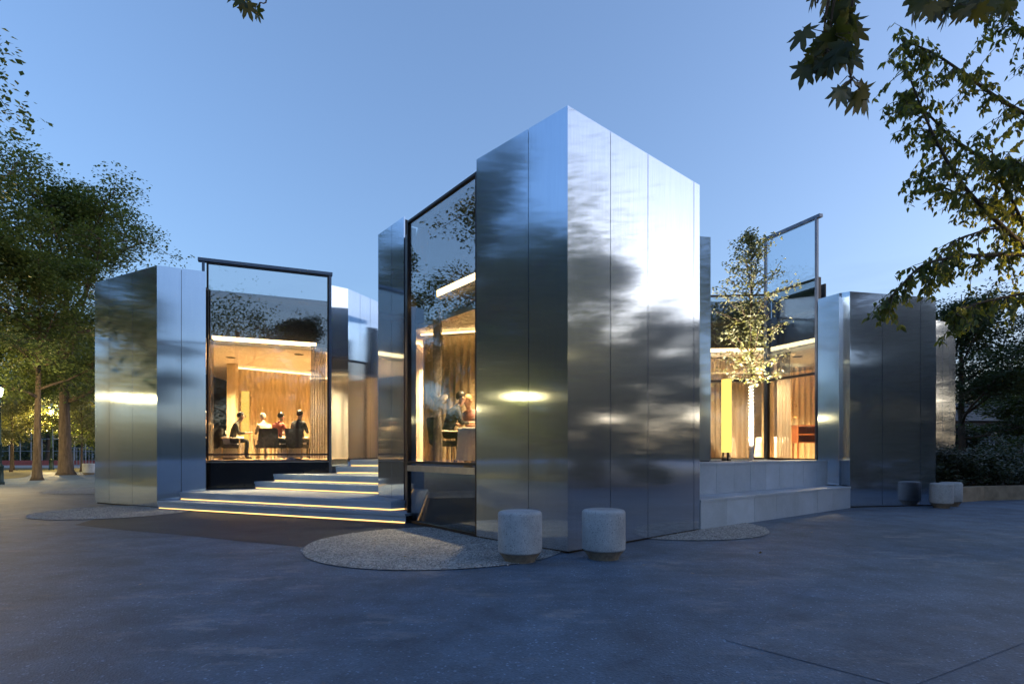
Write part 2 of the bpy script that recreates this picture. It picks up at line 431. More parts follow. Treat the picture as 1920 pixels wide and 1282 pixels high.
for pts in ([(1180,1070),(1300,1098),(1380,1112),(1462,1140)], [(1462,1140),(1530,1096),(1600,1062),(1700,1008),(1800,962)], [(1460,1141),(1420,1178),(1390,1196)],
            [(1700,1026),(1712,1040),(1730,1052)]):
    mb = MB()
    q = [G(*p) for p in pts]
    for a, b in zip(q, q[1:]):
        d = (b-a).normalized(); n = Vector((-d.y, d.x, 0))*.002
        mb.add([a-n, b-n, b+n, a+n], [(0,1,2,3)])
    for i, v in enumerate(mb.v): mb.v[i] = (v[0], v[1], .009)
    struct(mb.build('asphalt_seam', M['seam']))

DISCS = [(-1.2, 9.35, 2.1), (-9.9, 14.4, 1.75), (-15.6, 22.4, 2.2), (3.2, 11.5, 1.8)]
PEB = []
for x, y, r in DISCS:
    pts = [(x + r*math.cos(a)*(1+.012*math.sin(5*a)), y + r*math.sin(a)*(1+.012*math.cos(3*a))) for a in [2*math.pi*k/72 for k in range(72)]]
    d = sheet('gravel_disc', pts, .012, M['gravel'])
    # loose aggregate standing proud of the disc: far too many to count
    n = int(r*r*900); nr = np.random.default_rng(int(abs(x)*100))
    a = nr.uniform(0, 2*math.pi, n); q = r*np.sqrt(nr.uniform(0, 1.035, n)); q = np.where((q > r) & (nr.uniform(0,1,n) < .6), q*.8, q)
    pos = np.stack([x+q*np.cos(a), y+q*np.sin(a), np.full(n, .014)], 1)
    T = np.array([(1,0,0),(0,1,0),(-1,0,0),(0,-1,0),(0,0,.7)])
    s = nr.uniform(.006, .015, (n,1,1)); th = nr.uniform(0, 6.28, n); c, si = np.cos(th), np.sin(th)
    asp = nr.uniform(.6, 1.2, n)
    V = np.empty((n,5,3)); tx = T[None,:,0]*asp[:,None]; ty = np.broadcast_to(T[None,:,1], (n,5))
    V[:,:,0] = c[:,None]*tx - si[:,None]*ty; V[:,:,1] = si[:,None]*tx + c[:,None]*ty; V[:,:,2] = T[None,:,2]
    V = V*s + pos[:,None,:]
    F = np.array([(0,1,4),(1,2,4),(2,3,4),(3,0,4)])[None] + (np.arange(n)*5)[:,None,None]
    me = bpy.data.meshes.new('loose_gravel'); me.from_pydata(V.reshape(-1,3).tolist(), [], F.reshape(-1,3).tolist())
    o = mk('loose_gravel', me, M['pebble'], d); o['kind'] = 'stuff'

# ================================================================== pavilion
def v2(p): return Vector((p[0], p[1]))
def clad(parent, a, b, z0, z1, seams=(), th=.03, z0b=None, z1b=None, core=True, tilt=.0022):
    """steel panels from a to b (left to right seen from outside), joints at the fractions in seams"""
    a = v2(a); b = v2(b); d = (b-a); Ln = d.length; d = d/Ln; n_in = Vector((-d.y, d.x))
    z0b = z0 if z0b is None else z0b; z1b = z1 if z1b is None else z1b
    fr = [0, *seams, 1]
    for f0, f1 in zip(fr, fr[1:]):
        g0 = .0 if f0 == 0 else .006; g1 = .0 if f1 == 1 else .006
        p = a + d*(f0*Ln+g0); q = a + d*(f1*Ln-g1)
        k = rng.uniform(-1, 1)*tilt*(q-p).length
        p2 = p + n_in*max(0, k); q2 = q + n_in*max(0, -k)
        zz = lambda f, A, B: A + (B-A)*f
        t0, t1 = zz(f0, z1, z1b), zz(f1, z1, z1b); b0, b1 = zz(f0, z0, z0b), zz(f1, z0, z0b)
        pi, qi = p + n_in*th, q + n_in*th
        mb = MB(); vs = [(p2.x,p2.y,b0),(q2.x,q2.y,b1),(qi.x,qi.y,b1),(pi.x,pi.y,b0),(p2.x,p2.y,t0),(q2.x,q2.y,t1),(qi.x,qi.y,t1),(pi.x,pi.y,t0)]
        mb.add(vs, [(0,3,2,1),(4,5,6,7),(0,1,5,4),(1,2,6,5),(2,3,7,6),(3,0,4,7)])
        mb.build('metal_panel', M['steel'], parent)
    if core:
        i0 = .033; i1 = .12
        p = a + n_in*i0 + d*.06; q = b + n_in*i0 - d*.06; qi = b + n_in*i1 - d*.06; pi = a + n_in*i1 + d*.06
        MB().prism([p, q, qi, pi], max(0, min(z0, z0b)-.05), [z1-.03, z1b-.03, z1b-.03, z1-.03]).build('wall', M['black'], parent)

def glazing(parent, a, b, z0, z1, name='window', mat='glass', fr=.06, rails=(), posts=True, top=True, fm='frame', depth=.09, bottom=True):
    """a glazed bay with its frame: window > pane, rail, post"""
    a = v2(a); b = v2(b); d = (b-a).normalized(); n_in = Vector((-d.y, d.x))
    def bar(p, q, za, zb, t=depth): return MB().prism([p, q, q+n_in*t, p+n_in*t], za, zb)
    if top: f = bar(a, b, z1-fr, z1).build(name, M[fm], parent)
    else: f = bar(a, b, z0, z0+fr).build(name, M[fm], parent)
    if posts:
        bar(a, a+d*fr, z0, z1-fr-.001).build('post', M[fm], f); bar(b-d*fr, b, z0, z1-fr-.001).build('post', M[fm], f)
    if bottom and top: bar(a+d*(fr+.001), b-d*(fr+.001), z0, z0+fr).build('rail', M[fm], f)
    for z, h, rm in rails: bar(a+d*(fr+.001)-n_in*.012, b-d*(fr+.001)-n_in*.012, z, z+h, depth+.02).build('rail', M[rm], f)
    o = n_in*(depth*.45)
    MB().prism([a+d*fr*.6+o, b-d*fr*.6+o, b-d*fr*.6+o+n_in*.012, a+d*fr*.6+o+n_in*.012], z0+fr*.5, z1-fr*.5).build('pane', M[mat], f)
    return f

TOP = 6.60
C = (.82,8.46); LL = (-.62,10.03); GG = (-2.24,12.22); D = (-2.42,12.85); E = (-3.30,14.16)
RR = (3.59,10.99); R2 = (4.44,13.60); S = (4.72,13.65); S2 = (6.20,18.15)
L1 = (-12.2,16.8); L2 = (-9.52,15.4); L3 = (-8.53,16.0); A = (-8.83,16.6); B = (-5.70,17.9)
Q0 = (-5.70,17.96); Q1 = (-5.25,18.4); Q2 = (-4.66,20.0); Q3 = (-3.95,22.1)
T = (7.97,18.0); U = (8.68,16.25); P3 = (8.60,16.15); P2 = (9.05,15.90); P1 = (9.12,15.5); P0 = (11.8,16.0)

# ---- central wing
cw = thing('mirror_pavilion', 'tall brushed steel pavilion wing with the sharp front corner behind two round bollards', 'building', (.82,8.46,0), group='wings of the mirrored restaurant pavilion')
clad(cw, LL, C, .035, TOP, (.61,), z1b=TOP)
clad(cw, C, RR, .035, TOP, (.27,.545,.945))
clad(cw, E, D, .42, 6.85, (.55,), z1b=6.76)
clad(cw, RR, R2, .035, TOP, (.5,)); clad(cw, R2, S, FLOOR+.03, TOP); clad(cw, S, S2, FLOOR+.03, TOP, (.25,.5,.75))
glazing(cw, (-2.75,20.9), E, .9, 4.9, rails=())            # side glazing of the entrance court
clad(cw, (-2.75,20.9), E, 4.92, 6.5, (.3,.6), z1b=6.85)
wn = glazing(cw, GG, LL, .02, 6.40, rails=((1.10,.12,'alu'),(1.26,.05,'frame')), fr=.045)
_d = (v2(LL)-v2(GG)).normalized(); _n = Vector((-_d.y,_d.x))
g0, g1 = v2(GG)+_n*.1, v2(LL)+_n*.1
MB().prism([g0+_d*.05, g1+_d*.3, g1+_n*.04+_d*.3, g0+_n*.04+_d*.05], 0, 1.12).build('apron_panel', simple('dark_mirror_apron', (.20,.21,.22), .03, 1), cw)
# return between the projecting sash and the pillar behind it
MB().prism([v2(D)+Vector((.02,0)), v2(GG)+_n*.095, v2(GG)+_n*.22, v2(D)+Vector((.16,.05))], 0, 6.3).build('jamb', M['frame'], cw)
cpoly = [(-2.02,12.35),(-.50,10.15),(.82,8.75),(3.35,11.05),(4.2,13.6),(4.55,13.8),(5.9,18.1),(5.9,21.5),(-2.6,21.5),(-2.55,20.9),(-3.1,14.2),(-2.2,13.0)]
MB().prism(cpoly, FLOOR-.14, FLOOR).build('floor', M['floorwood'], cw)
MB().prism([g0-_d*.02, g1+_d*.1, g1+_n*.3+_d*.1, g0+_n*.3-_d*.02], 6.335, 6.36).build('roof_edge', M['black'], cw)
cin = [(-1.52,12.65),(-.05,10.75),(.85,9.6),(3.2,11.2),(4.1,13.6),(4.5,13.9),(5.9,18.1),(5.9,21.5),(-2.6,21.5),(-2.55,20.9),(-3.0,14.3),(-2.0,13.35)]
MB().prism(cin, CEIL-.32, CEIL-.22).build('ceiling', M['ceiling'], cw)
MB().prism(cpoly, 6.25, 6.32).build('roof', M['black'], cw)
MB().prism([(-2.6,21.5),(5.9,21.5),(5.9,21.6),(-2.6,21.6)], FLOOR, 6.25).build('wall', M['ceiling'], cw)
i0, i1 = v2(GG)+_n*.62, v2(LL)+_n*.62
MB().prism([i0-_d*.2, i1+_d*.9, i1+_d*.9+_n*.06, i0-_d*.2+_n*.06], CEIL-.22, 6.2).build('bulkhead', M['black'], cw)

# ---- left wing
lw = thing('mirror_pavilion', 'low brushed steel pavilion wing left of the lit steps with a big dining window', 'building', (-9.52,15.4,0), group='wings of the mirrored restaurant pavilion')
clad(lw, L1, L2, .035, 6.45, (.245,.625), z1b=6.50)
clad(lw, L2, L3, .03, 6.50, (.49,), z0b=.43, z1b=6.52)
clad(lw, (-13.2,26.5), L1, .035, 6.4, (.25,.5,.75))
clad(lw, Q0, Q1, .87, 6.72, ()); clad(lw, Q1, Q2, FLOOR+.03, 6.72, (.38,.72)); clad(lw, Q2, Q3, FLOOR+.03, 6.72, (.5,))
_d2 = (v2(B)-v2(A)).normalized(); _n2 = Vector((-_d2.y,_d2.x))
glazing(lw, A, B, 1.20, 7.0, rails=((1.40,.05,'frame'),), fr=.05, fm='frame')
aa, bb = v2(A)-_d2*.22-_n2*.04, v2(B)+_d2*.10-_n2*.04
MB().prism([aa, bb, bb+_n2*.2, aa+_n2*.2], 7.0, 7.09).build('head_beam', M['bluframe'], lw)
for p in (v2(A)-_d2*.12, v2(B)+_d2*.002):
    MB().prism([p, p+_d2*.07, p+_d2*.07+_n2*.12, p+_n2*.12], .43, 6.998).build('guide_post', M['bluframe'], lw)
pa, pb = v2(A)+_n2*.02, v2(B)+_n2*.02
MB().prism([pa, pb, pb+_n2*.05, pa+_n2*.05], .40, 1.19).build('apron_panel', simple('black_gloss_apron', (.012,.012,.014), .12), lw)
MB().prism([pa-_n2*.04, pb-_n2*.04, pb+_n2*.04, pa+_n2*.04], 1.192, 1.215).build('sill', M['alu'], lw)
lpoly = [(-12.0,17.0),(-9.5,15.65),(-8.75,16.1),(-8.80,16.73),(-5.72,18.03),(-5.35,18.5),(-4.76,20),(-4.1,22),(-4.1,26.4),(-13.0,26.4)]
MB().prism(lpoly, FLOOR-.06, FLOOR).build('floor', M['floorwood'], lw)
lin = [(-12.0,17.0),(-9.5,15.75),(-8.9,16.2),(-8.95,17.2),(-6.0,18.45),(-5.35,18.6),(-4.76,20),(-4.1,22),(-4.1,26.4),(-13.0,26.4)]
MB().prism(lin, CEIL, CEIL+.1).build('ceiling', M['ceiling'], lw)
MB().prism(lpoly, 6.15, 6.22).build('roof', M['black'], lw)
MB().prism([(-13.0,26.4),(-4.1,26.4),(-4.1,26.5),(-13.0,26.5)], FLOOR, 6.15).build('wall', M['ceiling'], lw)
MB().prism([(-4.1,22),(-4.0,22),(-4.0,26.4),(-4.1,26.4)], FLOOR, 6.15).build('wall', M['ceiling'], lw)
q0, q1 = v2(A)+_n2*.75, v2(B)+_n2*.75
MB().prism([q0-_d2*.1, q1+_d2*.1, q1+_d2*.1+_n2*.06, q0-_d2*.1+_n2*.06], CEIL+.11, 6.14).build('bulkhead', M['black'], lw)

# ---- right wing
RT = 5.83
rw = thing('mirror_pavilion', 'wide brushed steel pavilion wing right of the stone terrace with a raised glass sash', 'building', (9.12,15.5,0), group='wings of the mirrored restaurant pavilion')
clad(rw, P1, P0, .035, RT, (.37,.82), z1b=RT-.04)
clad(rw, P2, P1, .585, RT+.06, (), z1b=RT); clad(rw, P3, P2, .585, RT-.04, (), z1b=RT+.06)
clad(rw, P0, (12.9,20.0), .035, RT-.05, (.33,.66))
glazing(rw, S2, T, FLOOR, 6.45, rails=((3.70,.07,'frame'),), fr=.05)
glazing(rw, T, U, FLOOR, 6.45, rails=((3.70,.07,'frame'),), fr=.05)
_d3 = (v2(U)-v2(T)).normalized(); _n3 = Vector((-_d3.y,_d3.x))
sa, sb = v2(T)-_n3*.10, v2(U)-_n3*.10+_d3*.02
sash = MB().prism([sa-_d3*.05, sb+_d3*.09, sb+_d3*.09+_n3*.13, sa-_d3*.05+_n3*.13], 8.10, 8.19).build('raised_sash', M['bluframe'], rw)
for p in (sa, sb-_d3*.07):
    MB().prism([p, p+_d3*.07, p+_d3*.07+_n3*.07, p+_n3*.07], FLOOR, 8.098).build('post', M['bluframe'], sash)
MB().prism([sa+_d3*.075+_n3*.03, sb-_d3*.075+_n3*.03, sb-_d3*.075+_n3*.04, sa+_d3*.075+_n3*.04], 3.85, 8.09).build('pane', M['sashglass'], sash)
rpoly = [(6.25,18.3),(8.05,18.15),(8.78,16.4),(8.75,16.25),(9.2,16.0),(9.25,15.7),(11.65,16.15),(12.7,20.0),(12.7,26),(6.25,26)]
MB().prism(rpoly, FLOOR-.06, FLOOR+.003).build('floor', M['floorwood'], rw)
rin = [(6.25,18.75),(8.4,18.65),(9.1,16.75),(9.25,16.2),(9.35,15.8),(11.6,16.2),(12.6,20.0),(12.6,26),(6.25,26)]
MB().prism(rin, CEIL-.12, CEIL-.02).build('ceiling', M['ceiling'], rw)
MB().prism(rpoly, 5.6, 5.68).build('roof', M['black'], rw)
MB().prism([(6.25,26),(12.7,26),(12.7,26.1),(6.25,26.1)], FLOOR, 6.4).build('wall', M['ceiling'], rw)
for p, q in (((6.3,18.85),(8.45,18.75)), ((8.47,18.72),(9.15,16.8))):
    p = v2(p); q = v2(q); dd = (q-p).normalized(); nn = Vector((-dd.y,dd.x))
    MB().prism([p, q, q+nn*.05, p+nn*.05], CEIL-.02, 6.42).build('bulkhead', M['black'], rw)

# ---- far wing
fw = thing('mirror_pavilion', 'narrow far steel pavilion wing standing behind the planter wall', 'building', (14.0,19.0,0), group='wings of the mirrored restaurant pavilion')
clad(fw, (14.0,19.0), (15.05,19.5), .035, 5.85, (.36,.72)); clad(fw, (15.05,19.5), (15.9,24.5), .035, 5.8, (.33,.66)); clad(fw, (13.4,24.0), (14.0,19.0), .035, 5.85, (.33,.66))
MB().prism([(14.1,19.15),(14.95,19.6),(15.75,24.4),(13.55,23.9)], 5.5, 5.58).build('roof', M['roof'], fw)
s2 = MB().bar((14.05,20.2,6.62), (15.15,20.6,7.0), .1, .08).build('raised_sash', M['bluframe'], fw)
MB().prism([(15.08,20.54),(15.17,20.58),(15.14,20.66),(15.05,20.62)], 5.3, 6.95).build('post', M['bluframe'], s2)
MB().add([(14.1,20.23,5.6),(15.06,20.58,5.6),(15.06,20.58,6.92),(14.1,20.23,6.58)], [(0,1,2,3)]).build('pane', M['sashglass'], s2)

# ---- entrance hall behind the steps
eh = thing('glass_entrance', 'lit glass entrance doors at the top of the steps between two wings', 'entrance', (-3.3,22.2,FLOOR))
glazing(eh, (-3.93,22.2), (-2.62,22.2), FLOOR, 4.3, name='door')
MB().prism([(-3.93,22.2),(-2.62,22.2),(-2.62,22.3),(-3.93,22.3)], 4.31, 6.5).build('wall', M['black'], eh)

# ================================================================== entrance steps
st = thing('entrance_steps', 'pale granite entrance steps with glowing yellow light lines under every tread', 'steps', (-5.5,14.5,0))
S_LINES = [((-9.38,15.18), (-2.24,12.03)), ((-9.02,15.56), (-2.66,12.63)), ((-7.62,16.98), (-2.95,14.55)),
           ((-7.15,17.20), (-2.95,15.20)), ((-5.44,17.72), (-2.95,17.30)), ((-5.18,18.35), (-2.90,18.05))]
BACK = {0: [(-2.36,12.78),(-3.2,14.1),(-9.0,15.85)], 1: [(-2.48,12.92),(-3.24,14.1),(-2.80,20.8),(-5.6,17.85),(-8.78,16.52),(-8.52,15.95)],
        2: [(-2.75,20.8),(-5.66,17.84)], 3: [(-2.75,20.8),(-5.66,17.84)], 4: [(-2.75,21.6),(-4.3,21.6)], 5: [(-2.72,22.1),(-3.9,22.1)]}
for k, (a, b) in enumerate(S_LINES):
    a = v2(a); b = v2(b); d = (b-a).normalized(); n = Vector((-d.y, d.x))
    z0, z1 = k*RISE, (k+1)*RISE
    ins = .035
    corep = [a+n*ins+d*.01, b+n*ins-d*.01] + [v2(p) for p in BACK[k]]
    core = MB().prism(corep, max(0, z0-.001), z1-.062).build('step', M['granite'], st)
    # tread slabs with open joints
    Ln = (b-a).length; cnt = max(2, round(Ln/1.45)); dep = .62 if k in (2,3,4) else (.55 if k == 0 else .7)
    for i in range(cnt):
        p = a + d*(Ln*i/cnt + .002); q = a + d*(Ln*(i+1)/cnt - .002)
        MB().prism([p, q, q+n*dep, p+n*dep], z1-.06, z1+rng.uniform(-.001,.001)).build('tread_slab', M['granite'], core)
        MB().prism([p+n*.022, q+n*.022, q+n*.034, p+n*.034], z0+.036, z1-.0605).build('riser_slab', M['granite'], core)
    MB().prism([a+n*.026+d*.04, b+n*.026-d*.03, b+n*.034-d*.03, a+n*.034+d*.04], z0+.006, z0+.032).build('light_strip', M['led'], core)
    back = [v2(p) for p in BACK[k]]
    if k in (1, 3, 5):
        MB().prism([a+n*(dep+.004), b+n*(dep+.004)] + back, z1-.06, z1-.0015).build('landing_slab', M['granite'], core)
    if k == 1:
        # return of the second step towards the pillar
        e0 = b; e1 = v2(D)+Vector((.03,-.02)); dd = (e1-e0).normalized(); nn = Vector((-dd.y, dd.x))
        MB().prism([e0+dd*.004, e1, e1+nn*.05, e0+nn*.05+dd*.004], z1-.06, z1-.0005).build('tread_slab', M['granite'], core)
        MB().prism([e0+nn*.022, e1+nn*.022, e1+nn*.05, e0+nn*.05], z0+.036, z1-.0605).build('riser_slab', M['granite'], core)
        MB().prism([e0+nn*.026, e1+nn*.026, e1+nn*.034, e0+nn*.034], z0+.006, z0+.032).build('light_strip', M['led'], core)

# ================================================================== stone terrace
te = thing('stone_terrace', 'blue grey granite terrace of two tall slab steps holding a young tree', 'terrace', (6.4,13.5,0))
F0, F1 = v2((3.63,11.06)), v2((9.10,15.44)); H0, H1 = v2((3.98,12.30)), v2((8.84,16.06)); ZL = .575; ZU = 1.27
def facing(a, b, z0, z1, cnt, seed):
    d = (b-a).normalized(); n = Vector((-d.y, d.x)); Ln = (b-a).length; rr = random.Random(seed)
    cuts = [0] + [(i+rr.uniform(-.12,.12))/cnt for i in range(1, cnt)] + [1]
    for f0, f1 in zip(cuts, cuts[1:]):
        p = a+d*(Ln*f0+.003); q = a+d*(Ln*f1-.003); o = n*rr.uniform(0, .003)
        MB().prism([p+o, q+o, q+n*.04, p+n*.04], z0, z1-.047).build('facing_slab', M['granite'], te)
    for f0, f1 in zip(cuts, cuts[1:]):
        p = a+d*(Ln*f0+.002)-n*.012; q = a+d*(Ln*f1-.002)-n*.012
        MB().prism([p, q, q+n*1.0, p+n*1.0], z1-.045, z1-rr.uniform(0, .001)).build('tread_slab', M['granite'], te)
    return n
n1 = facing(F0, F1, .0, ZL, 7, 3); n2 = facing(H0, H1, ZL+.002, ZU, 9, 5)
MB().prism([F0+n1*.045, F1+n1*.045, (8.9,16.0), (4.1,12.6)], 0, ZL-.05).build('core', M['black'], te)
MB().prism([H0+n2*.045, H1+n2*.045, (8.55,16.3), (7.93,17.95), (6.15,18.1), (4.75,13.75), (4.45,13.7)], 0, ZU-.05).build('core', M['black'], te)
MB().prism([H0+n2*1.004, H1+n2*1.004-(H1-H0).normalized()*.9, (7.93,17.95), (6.2,18.12), (4.78,13.72), (4.45,13.66)], ZU-.045, ZU-.001).build('paving_slab', M['granite'], te)

# ================================================================== round bollards
def bollard(x, y, label, r=.305, h=.69, seed=0):
    b = thing('round_bollard', label, 'bollard', (x, y, 0), rz=seed*1.3, group='round washed concrete bollards')
    prof = [(r-.02,.125),(r-.004,.135),(r,.15),(r,h-.05),(r-.006,h-.025),(r-.024,h-.006),(r-.05,h),(.001,h)]
    MB().lathe([(.001,.125)]+prof, 48).build('drum', M['washed'], b, auto=50, local=True)
    MB().lathe([(r-.095,0),(r-.09,.03),(r-.012,.127),(.001,.127)], 48).build('footing', M['footing'], b, auto=50, local=True)
    return b
bollard(.11, 7.92, 'speckled concrete bollard standing in front of the steel corner, beside the gravel disc', seed=1)
bollard(1.295, 8.12, 'speckled pitted concrete bollard in front of the steel corner, on plain asphalt', seed=2)
bollard(11.55, 15.45, 'concrete bollard standing before the right wing, mirrored in its steel panels', .27, .66, seed=3)
bollard(12.22, 16.0, 'concrete bollard past the right wing at the end of the planter wall', .27, .66, seed=4)
bollard(-28.0, 38.0, 'pale concrete bollard standing under the park trees', .36, .74, seed=5)

# ================================================================== interior fittings
def strip_light(name, label, a, b, z, wd, h, group, mat='cove', cat='light'):
    """a linear light in its slim tray"""
    a = v2(a); b = v2(b); m = (a+b)/2; d = (b-a).normalized(); n = Vector((-d.y, d.x))
    t = thing(name, label, cat, (m.x, m.y, z), group=group)
    MB().prism([a, b, b+n*wd, a+n*wd], z, z+h).build('diffuser', M[mat], t)
    MB().prism([a-d*.02, b+d*.02, b+d*.02+n*(wd+.02), a-d*.02+n*(wd+.02)], z-.03, z-.002).build('tray', M['ceiling'], t)
    return t
GL = 'linear cove lights'
_q = v2(A)+_n2*.45; _r = v2(B)+_n2*.45
strip_light('cove_light', 'warm light line along the head of the dining window by the steps', _q+_d2*.1, _r-_d2*.35, CEIL+.10, .10, .13, GL)
_q = v2(GG)+_n*.42; _r = v2(LL)+_n*.42
strip_light('cove_light', 'warm slanting light line high inside the central wing glazing', _q+_d*.55, _r+_d*.6, CEIL+.02, .10, .14, GL)
strip_light('cove_light', 'warm light line behind the young tree along the terrace glazing', (6.4,18.45), (8.1,18.33), CEIL-.02, .10, .12, GL)
strip_light('cove_light', 'warm light line running to the right wing under the raised sash', (8.22,18.25), (8.90,16.60), CEIL-.02, .10, .12, GL)
strip_light('cove_light', 'warm light line washing the pleated wall of the dining room', (-10.4,21.35), (-7.9,23.55), CEIL-.10, .08, .05, GL)
strip_light('cove_light', 'warm light line across the far end of the dining room ceiling', (-12.0,24.4), (-5.0,24.4), CEIL-.12, .10, .05, GL)
strip_light('cove_light', 'warm light line washing the pleated wall of the central wing', (-2.2,13.85), (1.6,12.7), CEIL-.42, .08, .05, GL)
strip_light('cove_light', 'warm light line at the back of the room behind the terrace', (6.6,22.0), (12.2,22.0), CEIL-.22, .10, .05, GL)
strip_light('cove_light', 'added warm light line that makes the entrance court glazing glow', (-2.3,20.3), (-2.55,15.0), CEIL-.42, .12, .06, GL)  # unseen strip, added so the court glows in the steel wall opposite

def area(name, parent, loc, sx, sy, power, rot=(0,0,0), col=(1,.63,.30)):
    d = bpy.data.lights.new(name, 'AREA'); d.shape = 'RECTANGLE'; d.size = sx; d.size_y = sy; d.energy = power*KL; d.color = col
    o = bpy.data.objects.new(name, d); COL.objects.link(o); o.parent = parent
    o.location = Vector(loc) - parent.location; o.rotation_euler = rot; return o
def downlight(x, y, z, label, power, r=.13):
    t = thing('ceiling_downlight', label, 'downlight', (x, y, z), group='round ceiling downlights')
    MB().lathe([(r+.02,-.006),(r+.02,0),(r,0),(r,-.006)], 24).build('trim_ring', M['black'], t, local=True)
    MB().lathe([(.001,-.004),(r-.01,-.004),(r-.01,-.001),(.001,-.001)], 24).build('lens', M['frame'], t, local=True)
    d = bpy.data.lights.new('spot', 'SPOT'); d.energy = power*KL; d.color = (1,.70,.36); d.spot_size = R(118); d.spot_blend = 1; d.shadow_soft_size = .12
    o = bpy.data.objects.new('spot', d); COL.objects.link(o); o.parent = t; o.location = (0,0,-.03)
    return t
downlight(-7.05, 19.0, CEIL, 'round dark downlight in the dining room ceiling near the curtain', 7307)
downlight(-9.6, 19.6, CEIL, 'round downlight in the dining room ceiling beyond the paper lamp column', 7307)
downlight(-6.6, 22.8, CEIL, 'round downlight deep in the dining room ceiling', 7307)
downlight(-.4, 12.4, CEIL-.32, 'round downlight over the couple in the central wing', 3045)
downlight(-1.9, 16.6, CEIL-.32, 'round unseen downlight boosted to make the entrance court glazing glow', 19600)  # out of view, made extra strong so the steel opposite mirrors a warm glow
downlight(9.3, 18.7, CEIL-.12, 'round dark downlight in the ceiling behind the raised sash', 7307)
downlight(7.2, 20.5, CEIL-.12, 'round downlight in the ceiling behind the young tree', 7307)

def pleated(name, label, path, z0, z1, pitch=.19):
    """wall of slim vertical oak slats on a curved path; every slat its own piece"""
    pts = [v2(p) for p in path]; pts = [Vector((p.x, p.y)) for p in catmull(pts)]
    t = thing(name, label, 'wall', (pts[0].x, pts[0].y, z0))
    bk = MB(); off = .07
    for a, b in zip(pts, pts[1:]):
        d = (b-a).normalized(); n = Vector((-d.y, d.x))
        bk.prism([a+n*off, b+n*off, b+n*(off+.04), a+n*(off+.04)], z0, z1)
    bk.build('backing', M['oak'], t)
    me = None; acc = 0; L0 = 0
    for a, b in zip(pts, pts[1:]):
        d = (b-a); ln = d.length; d = d/ln
        while acc < L0+ln:
            p = a + d*(acc-L0)
            if me is None:
                o = MB().add([(-.075,.07,0),(-.02,0,0),(.02,0,0),(.075,.07,0),(-.075,.07,z1-z0),(-.02,0,z1-z0),(.02,0,z1-z0),(.075,.07,z1-z0)],
                             [(0,1,5,4),(1,2,6,5),(2,3,7,6),(3,0,4,7),(0,3,2,1),(4,5,6,7)]).build('slat', M['oak'], t, local=True); me = o.data
            else:
                o = bpy.data.objects.new('slat', me); COL.objects.link(o); o.parent = t
            o.location = Vector((p.x, p.y, z0)) - t.location; o.rotation_euler = (0,0,math.atan2(d.y, d.x))
            acc += pitch
        L0 += ln
    return t
def catmull(pts, n=8):
    out = []
    for i in range(len(pts)-1):
        p0, p1, p2, p3 = pts[max(i-1,0)], pts[i], pts[i+1], pts[min(i+2,len(pts)-1)]
        for s in range(n):
            u = s/n; out.append(.5*((2*p1) + (p2-p0)*u + (2*p0-5*p1+4*p2-p3)*u*u + (3*p1-p0-3*p2+p3)*u**3))
    return out + [pts[-1]]
pleated('pleated_wall', 'curved pleated oak wall behind the diners in the window by the steps', [(-10.75,21.9),(-10.0,22.3),(-9.2,23.1),(-8.5,24.3)], FLOOR, CEIL-.001)
pleated('pleated_wall', 'curved pleated oak wall behind the couple in the central wing', [(-2.3,14.9),(-1.6,14.1),(-.6,13.75),(.6,13.6),(1.9,13.2)], FLOOR, CEIL-.325)
pleated('pleated_wall', 'pleated oak wall behind the red-brown sideboard', [(10.25,21.0),(10.9,20.8),(11.7,20.5),(12.5,20.3)], FLOOR, CEIL-.125)
# oak columns
for x, y, lab, zt in ((-10.22,21.0,'square oak column beside the paper lamp in the dining room', CEIL), (8.35,18.75,'square oak column behind the terrace window corner', CEIL-.12)):
    t = thing('oak_column', lab, 'column', (x, y, FLOOR))
    MB().box(-.16,.16,-.10,.10,0,zt-FLOOR-.002).build('shaft', M['oak'], t, local=True)
    MB().box(-.17,.17,-.11,.11,0,.06).build('plinth', M['frame'], t, local=True)

# curtains
def curtain(label, a, b, z0, z1, folds, amp=.07, knot=None, seed=0):
    a = v2(a); b = v2(b); d = (b-a); ln = d.length; d = d/ln; n = Vector((-d.y, d.x)); rr = random.Random(seed)
    nu = folds*8; rows = 24; vs = []; ph = [rr.uniform(-.5,.5) for _ in range(folds+1)]
    for r in range(rows+1):
        f = r/rows; z = z1 + (z0-z1)*f; sq = 1; sh = 0
        if knot:
            k = math.exp(-((z-knot)/.45)**2); sq = 1-.72*k
        for u in range(nu+1):
            s = u/nu; c = (s-.5)*sq+.5
            wv = math.sin(s*folds*2*math.pi + ph[int(s*folds)]*.8 + .35*math.sin(f*3+s*5))*amp*(.65+.35*f)
            p = a + d*ln*c + n*wv; vs.append((p.x, p.y, z))
    w1 = nu+1
    fs = [(r*w1+u, r*w1+u+1, (r+1)*w1+u+1, (r+1)*w1+u) for r in range(rows) for u in range(nu)]
    t = thing('curtain', label, 'curtain', (a.x, a.y, z0))
    MB().add(vs, fs).build('drape', M['curtain'], t, smooth=True)
    MB().tube([(a.x,a.y,z1+.03),(b.x,b.y,z1+.03)], .018, 8).build('track', M['frame'], t, auto=40)
    if knot:
        c = (a+b)/2; MB().tube([(c.x-.12,c.y,knot+.16),(c.x+.02,c.y-.04,knot+.02),(c.x+.14,c.y-.02,knot+.10),(c.x+.03,c.y-.09,knot-.05),(c.x-.05,c.y-.06,knot-.32)], [.06,.1,.09,.08,.05], 8).build('knot', M['curtain'], t, smooth=True)
    return t
_a = v2(B)+_n2*.28
curtain('floor length linen curtain gathered at the steps end of the dining window', _a-_d2*.52, _a-_d2*.08, FLOOR+.02, CEIL+.05, 6, .06, seed=1)
_a = v2(A)+_n2*.28
